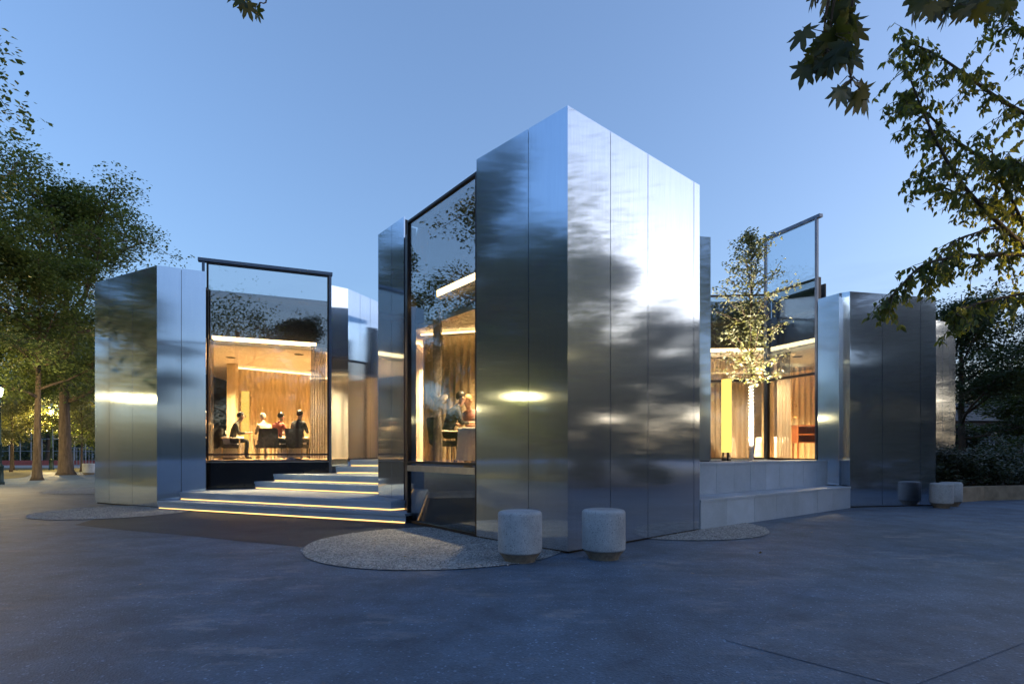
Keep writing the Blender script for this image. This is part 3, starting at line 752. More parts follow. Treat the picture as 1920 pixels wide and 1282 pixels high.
curtain('narrow linen curtain at the steel panel end of the dining window', _a-_d2*.02, _a+_d2*.16, FLOOR+.02, CEIL+.05, 2, .05, seed=2)
_a = v2(GG)+_n*.42
curtain('knotted linen curtain hanging in the central wing window', _a+_d*.42, _a+_d*.74, FLOOR+.02, CEIL-.35, 5, .06, knot=2.55, seed=3)
curtain('linen curtain in the corner of the terrace window beside the oak column', (8.46,18.35), (8.66,17.85), FLOOR+.02, CEIL-.16, 5, .06, seed=4)
curtain('pale curtain spread behind the young tree in the terrace glazing', (6.35,18.9), (7.9,18.85), FLOOR+.02, CEIL-.16, 9, .05, seed=5)

curtain('added long pale curtain catching light inside the entrance court glazing', (-2.25,20.4), (-2.75,15.0), FLOOR+.02, CEIL-.36, 16, .06, seed=6)  # hidden curtain, added as a bright lit surface for the steel to mirror

# chairs and tables
def make_chair(label):
    t = thing('dining_chair', label, 'chair', group='grey upholstered dining chairs')
    MB().box(-.26,.26,-.25,.25,.36,.48).build('seat', M['grey_fabric'], t, local=True, bevel=.02)
    MB().add([(-.27,.22,.40),(.27,.22,.40),(.27,.30,.40),(-.27,.30,.40),(-.27,.30,.98),(.27,.30,.98),(.27,.37,.98),(-.27,.37,.98)],
             [(0,3,2,1),(4,5,6,7),(0,1,5,4),(1,2,6,5),(2,3,7,6),(3,0,4,7)]).build('backrest', M['grey_fabric'], t, local=True, bevel=.02)
    for sx in (-1,1):
        for y in (-.22,.26): MB().tube([(sx*.23,y,0),(sx*.24,y,.37)], [.016,.024], 8).build('leg', M['oak'], t, local=True, auto=40)
        MB().tube([(sx*.28,-.22,.36),(sx*.29,-.22,.64),(sx*.29,-.18,.67),(sx*.28,.30,.68)], .02, 8).build('armrest', M['oak'], t, local=True, auto=40)
    return t
def make_table(label, x, y, r=.5):
    t = thing('dining_table', label, 'table', (x, y, FLOOR), group='round dining tables')
    MB().lathe([(.001,.70),(r-.01,.70),(r,.715),(r,.735),(.001,.735)], 32).build('tabletop', M['oak'], t, local=True, auto=40)
    MB().lathe([(.24,0),(.24,.02),(.05,.05),(.04,.35),(.05,.70)], 20).build('pedestal', M['frame'], t, local=True, auto=40)
    vs = []; fs = []; n = 48
    for ri, (rr, z) in enumerate(((.001,.740),(r*.97,.740),(r+.012,.730),(r+.02,.55),(r+.035,.30),(r+.05,.06))):
        for k in range(n):
            a = 2*math.pi*k/n; w_ = rr + (.022*math.sin(a*9)*max(0, ri-2)/3 if ri > 2 else 0)
            vs.append((w_*math.cos(a), w_*math.sin(a), z))
    for i in range(5):
        for k in range(n): fs.append((i*n+k, i*n+(k+1) % n, (i+1)*n+(k+1) % n, (i+1)*n+k))
    c = MB().add(vs, fs).build('tablecloth', M['cloth'], None, smooth=True); c.location = (x, y, FLOOR)
    tag(c, 'white cloth over the ' + label.replace('round ', ''), 'tablecloth', 'white tablecloths')
    return t
def glass_on(x, y, lab):
    t = thing('wine_glass', lab, 'glass', (x, y, FLOOR+.742), group='wine glasses on the tables')
    MB().lathe([(.001,0),(.035,0),(.033,.004),(.005,.008),(.004,.09),(.03,.12),(.04,.16),(.034,.21),(.033,.21),(.038,.16),(.028,.122),(.001,.10)], 16).build('bowl', M['glass'], t, local=True, smooth=True)
    return t
TAB = {'a': (-9.25,18.60), 'b': (-7.22,19.0), 'c': (-.70,12.02), 'd': (7.3,20.2), 'e': (9.0,19.9)}
make_table('round table between the man with glasses and the man in tan', *TAB['a'])
make_table('round table in front of the man in black', *TAB['b'], r=.42)
make_table('round table where the couple leans together', *TAB['c'], r=.42)
make_table('round table behind the terrace glazing', *TAB['d'])
make_table('round table behind the sideboard corner', *TAB['e'])
for k, (x, y) in TAB.items():
    for i in range(2):
        a = rng.uniform(0, 6.28); glass_on(x+.24*math.cos(a+i*2.4), y+.24*math.sin(a+i*2.4), 'wine glass standing on the table ' + {'a':'of the man with glasses','b':'of the man in black','c':'where the couple leans together','d':'behind the terrace glazing','e':'behind the sideboard corner'}[k])

# chair facing -y (its front) in local space; rz turns it
CH = [  # x, y, rz, label
    (-9.52,18.02,R(250),'grey dining chair of the man in tan beside the steel end of the window'),
    (-8.83,18.05,R(120),'grey dining chair with oak arms under the man with glasses'),
    (-7.92,18.45,R(215),'grey dining chair with oak arms under the leaning man in beige'),
    (-7.46,18.22,R(165),'grey dining chair under the woman in coral'),
    (-6.86,18.42,R(176),'broad grey dining chair seen from behind under the man in black'),
    (-1.42,12.42,R(118),'dining chair with a thin oak arm under the man in the dark suit'),
    (-.86,12.95,R(-28),'dining chair under the woman in pink'),
    (6.75,19.6,R(200),'dim dining chair under the diner behind the terrace glazing'),
]
ch0 = make_chair(CH[0][3])
for i, (x, y, rz, lab) in enumerate(CH):
    c = ch0 if i == 0 else copy_tree(ch0)
    c.location = (x, y, FLOOR); c.rotation_euler = (0,0,rz); c['label'] = lab

# ---- sideboard, chandelier, lamp columns
sbd = thing('sideboard', 'red-brown wooden sideboard with shelves and thin legs behind the raised sash', 'sideboard', (10.25,19.75,FLOOR))
MB().box(-.55,.55,-.22,.22,1.12,1.16).build('top', M['redwood'], sbd, local=True, bevel=.008)
MB().box(-.53,.53,.18,.21,.55,1.118).build('back_panel', M['redwood'], sbd, local=True)
for z in (.55,.82): MB().box(-.50,.50,-.20,.178,z,z+.03).build('shelf', M['redwood'], sbd, local=True)
for x in (-.53,.50): MB().box(x,x+.03,-.21,.178,.55,1.118).build('side_panel', M['redwood'], sbd, local=True)
for x in (-.51,.51):
    for y in (-.18,.16): MB().box(x-.02,x+.02,y-.02,y+.02,0,.549).build('leg', M['redwood'], sbd, local=True)
gold = simple('gold_leaf', (.75,.46,.16), .25, 1)
hl = thing('leaf_chandelier', 'hanging cluster of small golden metal leaves beside the terrace window', 'chandelier', (9.88,20.3,2.62))
MB().tube([(0,0,.8),(0,0,1.97)], .006, 6).build('cable', M['frame'], hl, local=True)
for i in range(70):
    a = rng.uniform(0, 6.28); r_ = .26*math.sqrt(rng.random()); z = rng.uniform(0, .85); s = rng.uniform(.035,.06)
    c = Vector((r_*math.cos(a), r_*math.sin(a), z)); u = Vector((rng.uniform(-1,1),rng.uniform(-1,1),rng.uniform(-1,1))).normalized(); w_ = u.orthogonal().normalized()
    MB().add([c-u*s, c+w_*s*.6, c+u*s, c-w_*s*.6, c+u.cross(w_)*s*.25], [(0,1,4),(1,2,4),(2,3,4),(3,0,4),(3,2,1,0)]).build('gold_leaf', gold, hl, local=True)
def lamp_column(x, y, z, h, r, label):
    t = thing('paper_lamp_column', label, 'lamp', (x, y, z), group='glowing yellow paper lamp columns')
    MB().lathe([(r,.22),(r,h)], 32).build('lamp_shade', M['lampshade'], t, local=True, smooth=False)
    MB().lathe([(r+.004,h),(r+.004,h+.012),(.001,h+.012)], 32).build('cap', M['frame'], t, local=True)
    for a in (.5, 2.6, 4.7): MB().tube([(r*.8*math.cos(a), r*.8*math.sin(a), 0), (r*.6*math.cos(a), r*.6*math.sin(a), .22)], .022, 8).build('foot', M['frame'], t, local=True, auto=40)
    for i in range(5): 
        a = i*1.256; MB().lathe([(.001,0),(.05,.01),(.055,.05),(.03,.09),(.001,.095)], 12, (r*.55*math.cos(a), r*.55*math.sin(a), .0)).build('stone_weight', M['footing'], t, local=True, smooth=True)
    return t
lamp_column(5.62, 15.05, ZU, 2.13, .125, 'glowing yellow paper lamp column standing on the stone terrace')
lamp_column(-9.17, 19.75, FLOOR, 2.32, .125, 'glowing yellow paper lamp column inside the dining room')

# ================================================================== people
SKIN = simple('skin', (.52,.30,.21), .5, var=.08, scale=12)
def skinned(verts, rad, edges, root, lvl=1):
    me = bpy.data.meshes.new('body'); me.from_pydata([tuple(v) for v in verts], edges, []); me.update()
    o = bpy.data.objects.new('tmp', me); COL.objects.link(o)
    sk = o.modifiers.new('s', 'SKIN'); sk.use_smooth_shade = True
    for i, d in enumerate(me.skin_vertices[0].data):
        r_ = rad[i]; d.radius = r_ if isinstance(r_, tuple) else (r_, r_); d.use_root = (i == root)
    ss = o.modifiers.new('u', 'SUBSURF'); ss.levels = lvl; ss.render_levels = lvl
    dg = bpy.context.evaluated_depsgraph_get(); dg.update()
    out = bpy.data.meshes.new_from_object(o.evaluated_get(dg)); bpy.data.objects.remove(o); bpy.data.meshes.remove(me)
    return out
def person(label, x, y, z, rz, top, legs, hair, lean=.12, side=0., head_turn=0., reach=.34, scale=1.06, long_hair=False, glasses=False, arm_skin=False, seat_h=.50, group='diners behind the glass'):
    """seated figure, looking along local -y"""
    t = thing('person', label, 'person', (x, y, z), rz, group); t.scale = (scale,)*3
    H = seat_h
    J = {}; rad = {}; E = []
    def j(n, p, r, par=None):
        J[n] = Vector(p); rad[n] = r
        if par: E.append((par, n))
    ly = lambda f: -lean*f
    j('pel', (0,.02,H+.10), (.165,.13)); j('waist', (side*.3,.02+ly(.35),H+.27), (.145,.115), 'pel'); j('chest', (side*.7,.02+ly(.75),H+.45), (.165,.125), 'waist')
    j('neckb', (side,.01+ly(1),H+.60), (.075,.07), 'chest'); j('neck', (side*1.05,-.01+ly(1.1),H+.66), .052, 'neckb')
    hc = Vector((side*1.1, -.03+ly(1.25), H+.79))
    j('jaw', hc+Vector((0,-.015,-.065)), (.062,.070), 'neck'); j('head', hc+Vector((0,0,.01)), (.078,.095), 'jaw'); j('crown', hc+Vector((0,.012,.07)), (.062,.075), 'head')
    for s, n in ((-1,'l'),(1,'r')):
        j('sh'+n, J['chest']+Vector((s*.165,0,.085)), .066, 'chest'); j('el'+n, J['chest']+Vector((s*.225,-.06,-.17)), .048, 'sh'+n)
        wr = Vector((s*.13+side*.6, J['chest'].y-reach, H+.30)); j('wr'+n, wr, .032, 'el'+n); pm = wr+Vector((-s*.02,-.07,.0)); j('pm'+n, pm, (.036,.020), 'wr'+n)
        for k in range(4):
            b_ = pm+Vector((s*(.027-.018*k)*1.0, -.035, .004)); j(f'f{k}a'+n, b_, .0095, 'pm'+n); j(f'f{k}b'+n, b_+Vector((0,-(.035,.042,.040,.030)[k],-.010)), .008, f'f{k}a'+n)
        j('tha'+n, pm+Vector((-s*.034,-.005,.012)), .011, 'pm'+n); j('thb'+n, pm+Vector((-s*.05,-.035,.014)), .0095, 'tha'+n)
        j('hip'+n, (s*.095,-.03,H+.07), .10, 'pel'); j('kn'+n, (s*.12,-.44,H+.06), .066, 'hip'+n); j('an'+n, (s*.12,-.40,.08), .042, 'kn'+n); j('to'+n, (s*.125,-.56,.035), (.042,.03), 'an'+n)
    names = list(J); idx = {n: i for i, n in enumerate(names)}
    me = skinned([J[n] for n in names], [rad[n] for n in names], [(idx[a], idx[b]) for a, b in E], 0, 1)
    sh = simple('shoe', (.02,.018,.016), .4)
    me.materials.clear()
    for m_ in (SKIN, top, legs, sh): me.materials.append(m_)
    P_ = np.array([J[n] for n in names])
    reg = {}
    for n in names:
        if n in ('jaw','head','crown','neck') or n[:2] in ('pm','wr','th') or n[0] == 'f': reg[n] = 0
        elif n[:2] in ('hi','kn') or n == 'pel': reg[n] = 2
        elif n[:2] == 'an' or n[:2] == 'to': reg[n] = 3 if n[:2] == 'to' else 2
        else: reg[n] = 1
        if arm_skin and n[:2] == 'el': reg[n] = 0
    rv = [reg[n] for n in names]
    for p in me.polygons:
        c = np.array(p.center); p.material_index = rv[int(np.argmin(((P_-c)**2).sum(1)))]; p.use_smooth = True
    body = mk('body', me, None, t)
    # hair shell
    hb = MB(); n_r = 10; n_s = 16
    for i in range(n_r+1):
        th = math.pi*.62*i/n_r
        for k in range(n_s):
            a = 2*math.pi*k/n_s; back = .5-.5*math.sin(a+math.pi) if False else (.5+.5*math.sin(a))
            lim = th*(.62+.55*back) if not long_hair else th*(.62+.85*back)
            rr = Vector((.092*math.sin(lim)*math.cos(a), .108*math.sin(lim)*math.sin(a)+.008, .112*math.cos(lim)))
            q = hc+Vector((0,.01,.035))+rr; hb.v.append(tuple(q))
    for i in range(n_r):
        for k in range(n_s): hb.f.append((i*n_s+k, i*n_s+(k+1) % n_s, (i+1)*n_s+(k+1) % n_s, (i+1)*n_s+k))
    hb.build('hair', hair, t, local=True, smooth=True)
    # face: nose, ears, eyes, mouth
    fc = MB()
    fc.tube([hc+Vector((0,-.088,.025)), hc+Vector((0,-.112,-.018)), hc+Vector((0,-.090,-.03))], [.010,.015,.008], 6)
    for s in (-1,1): fc.tube([hc+Vector((s*.082,.01,.03)), hc+Vector((s*.092,.015,.0)), hc+Vector((s*.082,.008,-.03))], [.008,.016,.008], 6)
    fc.build('nose_and_ears', SKIN, body, local=True, smooth=True)
    dk = simple('eye', (.02,.015,.012), .2); ey = MB()
    for s in (-1,1): ey.lathe([(.001,-.006),(.008,-.003),(.008,.003),(.001,.006)], 8, hc+Vector((s*.032,-.090,.018)))
    ey.build('eyes', dk, body, local=True)
    MB().tube([hc+Vector((-.022,-.088,-.055)), hc+Vector((0,-.094,-.056)), hc+Vector((.022,-.088,-.055))], .005, 6).build('mouth', simple('lip', (.36,.13,.11), .5), body, local=True)
    if glasses:
        gl = MB()
        for s in (-1,1):
            gl.tube([hc+Vector((s*.034+.024*math.cos(a), -.108, .018+.018*math.sin(a))) for a in [2*math.pi*k/12 for k in range(13)]], .0025, 5)
            gl.tube([hc+Vector((s*.058,-.106,.02)), hc+Vector((s*.086,.0,.02))], .0025, 5)
        gl.build('glasses', M['frame'], t, local=True)
    return t
def cl(n, c): return simple(n, c, .85, var=.18, scale=18, bmp=.004)
dark_hair = simple('dark_hair', (.018,.013,.010), .5, var=.4, scale=80); grey_hair = simple('grey_hair', (.36,.33,.29), .6, var=.3, scale=80); blond = simple('blond_hair', (.42,.26,.12), .5, var=.3, scale=80)
trous = cl('dark_trousers', (.03,.03,.035))
def sit(i, **kw):
    x, y, rz, _ = CH[i]; return dict(x=x - math.sin(rz)*0.0, y=y, z=FLOOR, rz=rz, **kw)
person('man in a tan jacket at the steel end of the window', **sit(0), top=cl('tan_jacket', (.40,.27,.16)), legs=trous, hair=grey_hair, lean=.10)
person('man with glasses in a grey-green suit leaning over his table', **sit(1), top=cl('grey_green_suit', (.10,.095,.065)), legs=trous, hair=dark_hair, lean=.20, glasses=True)
person('grey haired man in a beige shirt leaning forward', **sit(2), top=cl('beige_shirt', (.52,.42,.28)), legs=cl('beige_trousers', (.35,.28,.20)), hair=grey_hair, lean=.28)
person('dark haired woman in a coral top', **sit(3), top=cl('coral_top', (.62,.14,.09)), legs=trous, hair=dark_hair, lean=.14, long_hair=False, arm_skin=True)
person('man in black seen from behind beside the curtain', **sit(4), top=cl('black_jacket', (.012,.011,.012)), legs=trous, hair=dark_hair, lean=.08, scale=1.12)
person('man in a dark suit leaning towards the woman in pink', **sit(5), top=cl('dark_suit', (.015,.015,.018)), legs=trous, hair=dark_hair, lean=.24, reach=.36, scale=1.1)
person('fair haired woman in a pink top facing the man in the dark suit', **sit(6), top=cl('pink_top', (.60,.30,.26)), legs=trous, hair=blond, lean=.18, long_hair=True, arm_skin=True)
person('dim figure in dark clothes dining behind the young tree', **sit(7), top=cl('brown_jacket', (.05,.035,.03)), legs=trous, hair=dark_hair, lean=.2)

# ================================================================== vegetation
LEAF_T = {  # templates: verts (x along the leaf, y across, z fold), faces
    'simple': (np.array([(0,0,0),(.5,.36,.06),(1,0,-.05),(.5,-.36,.06)]), [(0,2,1),(0,3,2)]),
    'ovate': (np.array([(0,0,0),(.28,.24,.05),(.62,.17,.03),(1,0,-.10),(.62,-.17,.03),(.28,-.24,.05)]), [(0,2,1),(0,3,2),(0,4,3),(0,5,4)]),
}
def _maple():
    # palmate outline with five pointed lobes
    lob = [(-62,.62),(-31,.86),(0,1.0),(31,.86),(62,.62)]; pts = [(0,0)]
    pol = [(-150,.16),(-118,.44),(-100,.34),(-82,.74),(-66,.60),(-58,.42),(-44,.80),(-34,1.0),(-24,.72),(-16,.50),(-9,.86),(0,1.16),(9,.86),(16,.50),(24,.72),(34,1.0),(44,.80),(58,.42),(66,.60),(82,.74),(100,.34),(118,.44),(150,.16)]
    v = [(.12,0,0)] + [(.12+r*.85*math.cos(R(a)), r*.85*math.sin(R(a)), .05*math.cos(R(a*4))) for a, r in pol]
    n = len(pol); f = [(0, i+1, i+2) for i in range(n-1)]
    return np.array(v), f
LEAF_T['maple'] = _maple()
def leaves(pos, size, nr, kind='simple', droop=.35, flat=.6, axis=None):
    """many leaves as one mesh: pos (n,3), size (n,)"""
    Tm, Fm = LEAF_T[kind]; n = len(pos)
    th = nr.uniform(0, 2*np.pi, n)
    ax = np.stack([np.cos(th), np.sin(th), -droop + nr.normal(0, .35, n)], 1) if axis is None else axis
    ax /= np.linalg.norm(ax, axis=1, keepdims=True)
    up = np.stack([nr.normal(0, 1-flat, n), nr.normal(0, 1-flat, n), np.ones(n)], 1)
    sd = np.cross(up, ax); sd /= np.linalg.norm(sd, axis=1, keepdims=True)+1e-9
    nm = np.cross(ax, sd)
    V = (ax[:,None,:]*Tm[None,:,0:1] + sd[:,None,:]*Tm[None,:,1:2] + nm[:,None,:]*Tm[None,:,2:3])*size[:,None,None] + pos[:,None,:]
    k = len(Tm); F = np.array(Fm)[None] + (np.arange(n)*k)[:,None,None]
    return V.reshape(-1,3), F.reshape(-1,3)
def mesh_np(name, V, F):
    me = bpy.data.meshes.new(name); me.vertices.add(len(V)); me.vertices.foreach_set('co', V.astype(np.float32).ravel())
    m = len(F); me.loops.add(m*3); me.polygons.add(m)
    me.loops.foreach_set('vertex_index', F.astype(np.int32).ravel()); me.polygons.foreach_set('loop_start', np.arange(0, m*3, 3, dtype=np.int32))
    me.update(calc_edges=True); me.validate(); return me

def grow_tree(seed, H, spread, r0, clear, n_limb, n_leaf, lsize, shape='round', pad=1.0, lean=(0,0)):
    """returns (wood MB, leaf V, leaf F) standing at the origin"""
    rr = random.Random(seed); nr = np.random.default_rng(seed); wood = MB(); tips = []
    tr = []; n = 12
    for i in range(n+1):
        f = i/n; tr.append(Vector((lean[0]*f*f + math.sin(f*3+seed)*.018*H*f, lean[1]*f*f + math.cos(f*2.3+seed*2)*.015*H*f, H*.94*f)))
    wood.tube([tr[0]-Vector((0,0,.02))] + [tr[0]+Vector((0,0,.25))] + tr[1:], [r0*1.55, r0*1.12] + [max(.02, r0*(1-.93*(i/n)**.8)) for i in range(1, n+1)], 12)
    def at(f):
        q = f*n; i = min(n-1, int(q)); return tr[i].lerp(tr[i+1], q-i)
    for k in range(n_limb):
        f = clear + (1-clear)*.97*((k+.5)/n_limb)**.92
        g = (f-clear)/(1-clear)
        env = {'round': math.sin(math.pi*min(1, .22+g*.80))**.75, 'cone': (1-g)**.85*.95+.08, 'egg': math.sin(math.pi*min(1,.34+g*.64))**.9}[shape]
        a = k*2.39996 + rr.uniform(-.4,.4); ln = spread*env*rr.uniform(.78,1.12)
        up = .25 + .75*g + rr.uniform(-.1,.2); d = Vector((math.cos(a), math.sin(a), up)).normalized()
        p0 = at(f*.94); pts = [p0]; m = 6
        for i in range(1, m+1):
            d = (d + Vector((rr.uniform(-.22,.22), rr.uniform(-.22,.22), rr.uniform(-.16,.14)))).normalized(); pts.append(pts[-1] + d*ln/m)
        rb = max(.02, r0*.42*(1-.7*g)); wood.tube(pts, [rb*(1-.82*i/m) for i in range(m+1)], 7)
        for i in range(2, m+1):
            for _ in range(3 if ln > 2 else 2):
                b = pts[i]; sd = Vector((rr.uniform(-1,1), rr.uniform(-1,1), rr.uniform(-.35,.7))).normalized(); sl = ln*.30*rr.uniform(.5,1.1)
                e1 = b + sd*sl*.5 + Vector((0,0,.05*sl)); e2 = b + sd*sl + Vector((rr.uniform(-.1,.1)*sl, rr.uniform(-.1,.1)*sl, -.05*sl))
                wood.tube([b, e1, e2], [rb*.30, rb*.2, .008], 5, cap=False)
                tips.append((e2, 1.0)); tips.append((e1, .7))
        tips.append((pts[-1], 1.0))
    tips.append((tr[-1], 1.0))
    tw = np.array([t[1]*rr.uniform(.35,1.6) for t in tips]); tw /= tw.sum(); tp = np.array([t[0] for t in tips])
    idx = nr.choice(len(tp), n_leaf, p=tw); sg = spread*.115*pad
    q_ = nr.normal(0, 1, (n_leaf,3)); q_ /= np.maximum(1, np.linalg.norm(q_, axis=1, keepdims=True)/1.75); pos = tp[idx] + q_*np.array([sg, sg, sg*.52])
    V, F = leaves(pos, nr.uniform(.5,1.35, n_leaf)*lsize, nr, 'simple')
    return wood, V, F
def tree_thing(name, label, proto, loc, rz=0, s=1, group=None, leafmat='leaf', lab_cat='tree', barkmat='bark'):
    t = thing(name, label, lab_cat, loc, rz, group); t.scale = (s,)*3 if not isinstance(s, tuple) else s
    for nm, me, mt in (('trunk', proto[0], barkmat), ('crown', proto[1], leafmat)):
        o = bpy.data.objects.new(nm, me); COL.objects.link(o); o.parent = t
        if not me.materials: me.materials.append(M[mt])
        elif me.materials[0] is not M[mt]:
            o.material_slots[0].link = 'OBJECT'; o.material_slots[0].material = M[mt]
    return t
def proto(*a, **k):
    wd, V, F = grow_tree(*a, **k)
    me = bpy.data.meshes.new('trunk'); me.from_pydata(wd.v, [], wd.f); me.polygons.foreach_set('use_smooth', [True]*len(me.polygons)); me.update()
    return me, mesh_np('crown', V, F)
PA = proto(11, 20.5, 7.6, .40, .24, 26, 62000, .185, pad=.80)             # big maple
PB = proto(23, 17.0, 5.6, .26, .30, 20, 42000, .18, pad=.85)             # second maple
PC = proto(37, 13.0, 5.4, .28, .12, 22, 46000, .18, pad=1.0)            # dense park tree, branched low
PD = proto(41, 8.0, 2.9, .10, .30, 14, 8000, .20, pad=1.3)               # slim young tree
GT = 'park trees around the pavilion'
tree_thing('maple_tree', 'large maple with a thick straight trunk behind the left steel wing', PA, (-29.2,37.6,0), 0.4, group=GT)
tree_thing('maple_tree', 'slim maple with a thin pale trunk beside the paved path', PB, (-25.3,30.6,0), 1.9, (.82,.82,.80), group=GT)
tree_thing('maple_tree', 'tall maple reaching into the sky above the nearer park lantern', PB, (-29.4,29.0,0), 4.2, (1.05,1.05,1.12), group=GT)
tree_thing('maple_tree', 'maple with a short dark trunk standing before the court fence', PC, (-35.5,50.5,0), 2.2, 1.05, group=GT)
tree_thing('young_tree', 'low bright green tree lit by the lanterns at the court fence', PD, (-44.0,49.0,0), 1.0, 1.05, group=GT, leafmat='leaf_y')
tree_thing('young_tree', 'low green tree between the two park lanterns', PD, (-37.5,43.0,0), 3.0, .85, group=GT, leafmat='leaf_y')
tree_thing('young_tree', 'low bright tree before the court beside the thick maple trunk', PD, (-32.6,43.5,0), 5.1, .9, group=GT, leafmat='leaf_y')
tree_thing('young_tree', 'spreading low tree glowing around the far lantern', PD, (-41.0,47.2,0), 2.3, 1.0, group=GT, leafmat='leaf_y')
tree_thing('maple_tree', 'dense maple far behind the court fence', PC, (-58,72,0), 3.0, 1.5, group=GT)
tree_thing('maple_tree', 'tall maple far behind the fenced sports court', PA, (-44,80,0), 1.0, .95, group=GT)
tree_thing('dark_tree', 'dark broad tree rising behind the far steel wing', PC, (24.3,31.0,0), .5, (.86,.86,.82), group=GT, leafmat='leaf_b')
tree_thing('dark_tree', 'dark tree leaning in beyond the hedge with open sky beside it', PA, (33.5,33.5,0), 2.5, (.60,.60,.54), group=GT, leafmat='leaf_b')
tree_thing('dark_tree', 'dark rounded tree low on the horizon over the far house', PC, (48.0,56.0,0), 1.2, (1.0,1.0,.80), group=GT, leafmat='leaf_b')
tree_thing('dark_tree', 'dark low tree at the end of the hedge before the far house', PD, (28.6,31.5,0), 5.0, (1.15,1.15,.62), group=GT, leafmat='leaf')
tree_thing('dark_tree', 'distant dark wooded crown behind the far house', PC, (62.0,74.0,0), 3.4, (1.3,1.3,.85), group=GT, leafmat='leaf_b')
# trees that the steel walls mirror, beside and behind the photographer's spot
MIR = [(17.0,9.9,'B',1.2,.64,'slim maple by the border shrubs, mirrored beside the sharp steel corner'), (-23.0,10.5,'C',4.2,1.0,'dense maple behind the mirrored lantern'), (-29.0,9.0,'C',.7,1.15,'round topped maple deep across the path'), (-19.5,8.2,'C',3.1,.72,'low branched maple close to the path edge'), (-27.0,-1.0,'C',5.2,1.1,'spreading maple on the lawn across the path'), (25.5,7.5,'C',2.9,.62,'round dark tree on the sunset side of the square'), (29.0,9.8,'C',.3,.72,'full dark tree behind the border shrubs'), (28.0,3.5,'C',1.9,.85,'dark tree over the tallest border shrub'),(-17.5,13.0,'A',1.1,.78,'large maple mirrored in the front steel wing, across the path'), (-24.0,6.0,'B',.3,1.0,'maple mirrored beside the lantern light'),
       (-31.0,16.5,'A',5.1,.9,'broad maple at the far side of the path'), (-23.0,-6.0,'C',2.0,1.0,'bushy tree on the lawn left of the square'), (-36.0,2.0,'B',.9,1.15,'tall maple behind the bushy tree on the lawn'),
       (-41.0,26.0,'C',.9,1.2,'dense tree at the corner of the lawn'), (27.0,14.0,'B',2.1,.60,'maple mirrored in the sunset side of the front wing'), (38.0,7.0,'C',4.0,1.0,'dense tree standing against the afterglow'),
       (31.0,-3.0,'C',1.0,.62,'bushy tree across the square'), (26.0,-16.0,'A',3.3,.45,'maple across the square, mirrored in the right wing'), (9.0,-32.0,'C',2.2,1.1,'dense tree behind the square'), (34.0,1.5,'C',2.6,.9,'dense tree filling the gap under the afterglow'), (36.0,13.5,'C',5.6,.8,'rounded tree between the maple and the planter end'), (40.0,-8.0,'C',3.6,.7,'broad tree at the far right of the square'), (31.0,19.5,'C',4.6,.75,'smaller dense tree beyond the planter'),
       (-8.0,-34.0,'A',4.4,.75,'big maple behind the square'), (-20.0,-22.0,'B',5.5,1.0,'maple at the corner behind the square'), (44.0,22.0,'C',.2,1.1,'dense dark tree at the end of the planter'), (35.0,-18.0,'B',.2,.55,'maple at the far corner of the square'),
       (52.0,10.0,'C',5.0,1.1,'dark far tree under the sunset'), (18.0,-36.0,'B',1.3,1.2,'tall maple rising behind the square')]
for x, y, k, rz, s, lab in MIR:
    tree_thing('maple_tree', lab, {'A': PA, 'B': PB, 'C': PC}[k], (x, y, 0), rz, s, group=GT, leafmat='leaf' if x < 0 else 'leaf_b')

# far belt of park wood closing the horizon: reads as one mass
nr = np.random.default_rng(77)
k = 2200; ca = nr.uniform(0, 2*math.pi, k); cr = nr.uniform(95, 135, k)
ch_ = 13*(.55 + .30*np.sin(ca*7+1) + .15*np.sin(ca*23+2)); cz = nr.uniform(.02, 1, k)**1.4*ch_
cl_ = np.stack([cr*np.sin(ca), cr*np.cos(ca), cz], 1); n_ = 210000; ii = nr.integers(0, k, n_)
pos = cl_[ii] + nr.normal(0, 1, (n_,3))*np.array([1.7, 1.7, 1.1]); pos[:,2] = np.abs(pos[:,2])
V, F = leaves(pos, nr.uniform(.35,.75,n_), nr, 'simple', .3, -1.5)
fw_ = mk('far_wood', mesh_np('far_wood', V, F), M['leaf_b']); tag(fw_, 'dark belt of park wood closing the horizon', 'wood', kind='stuff')

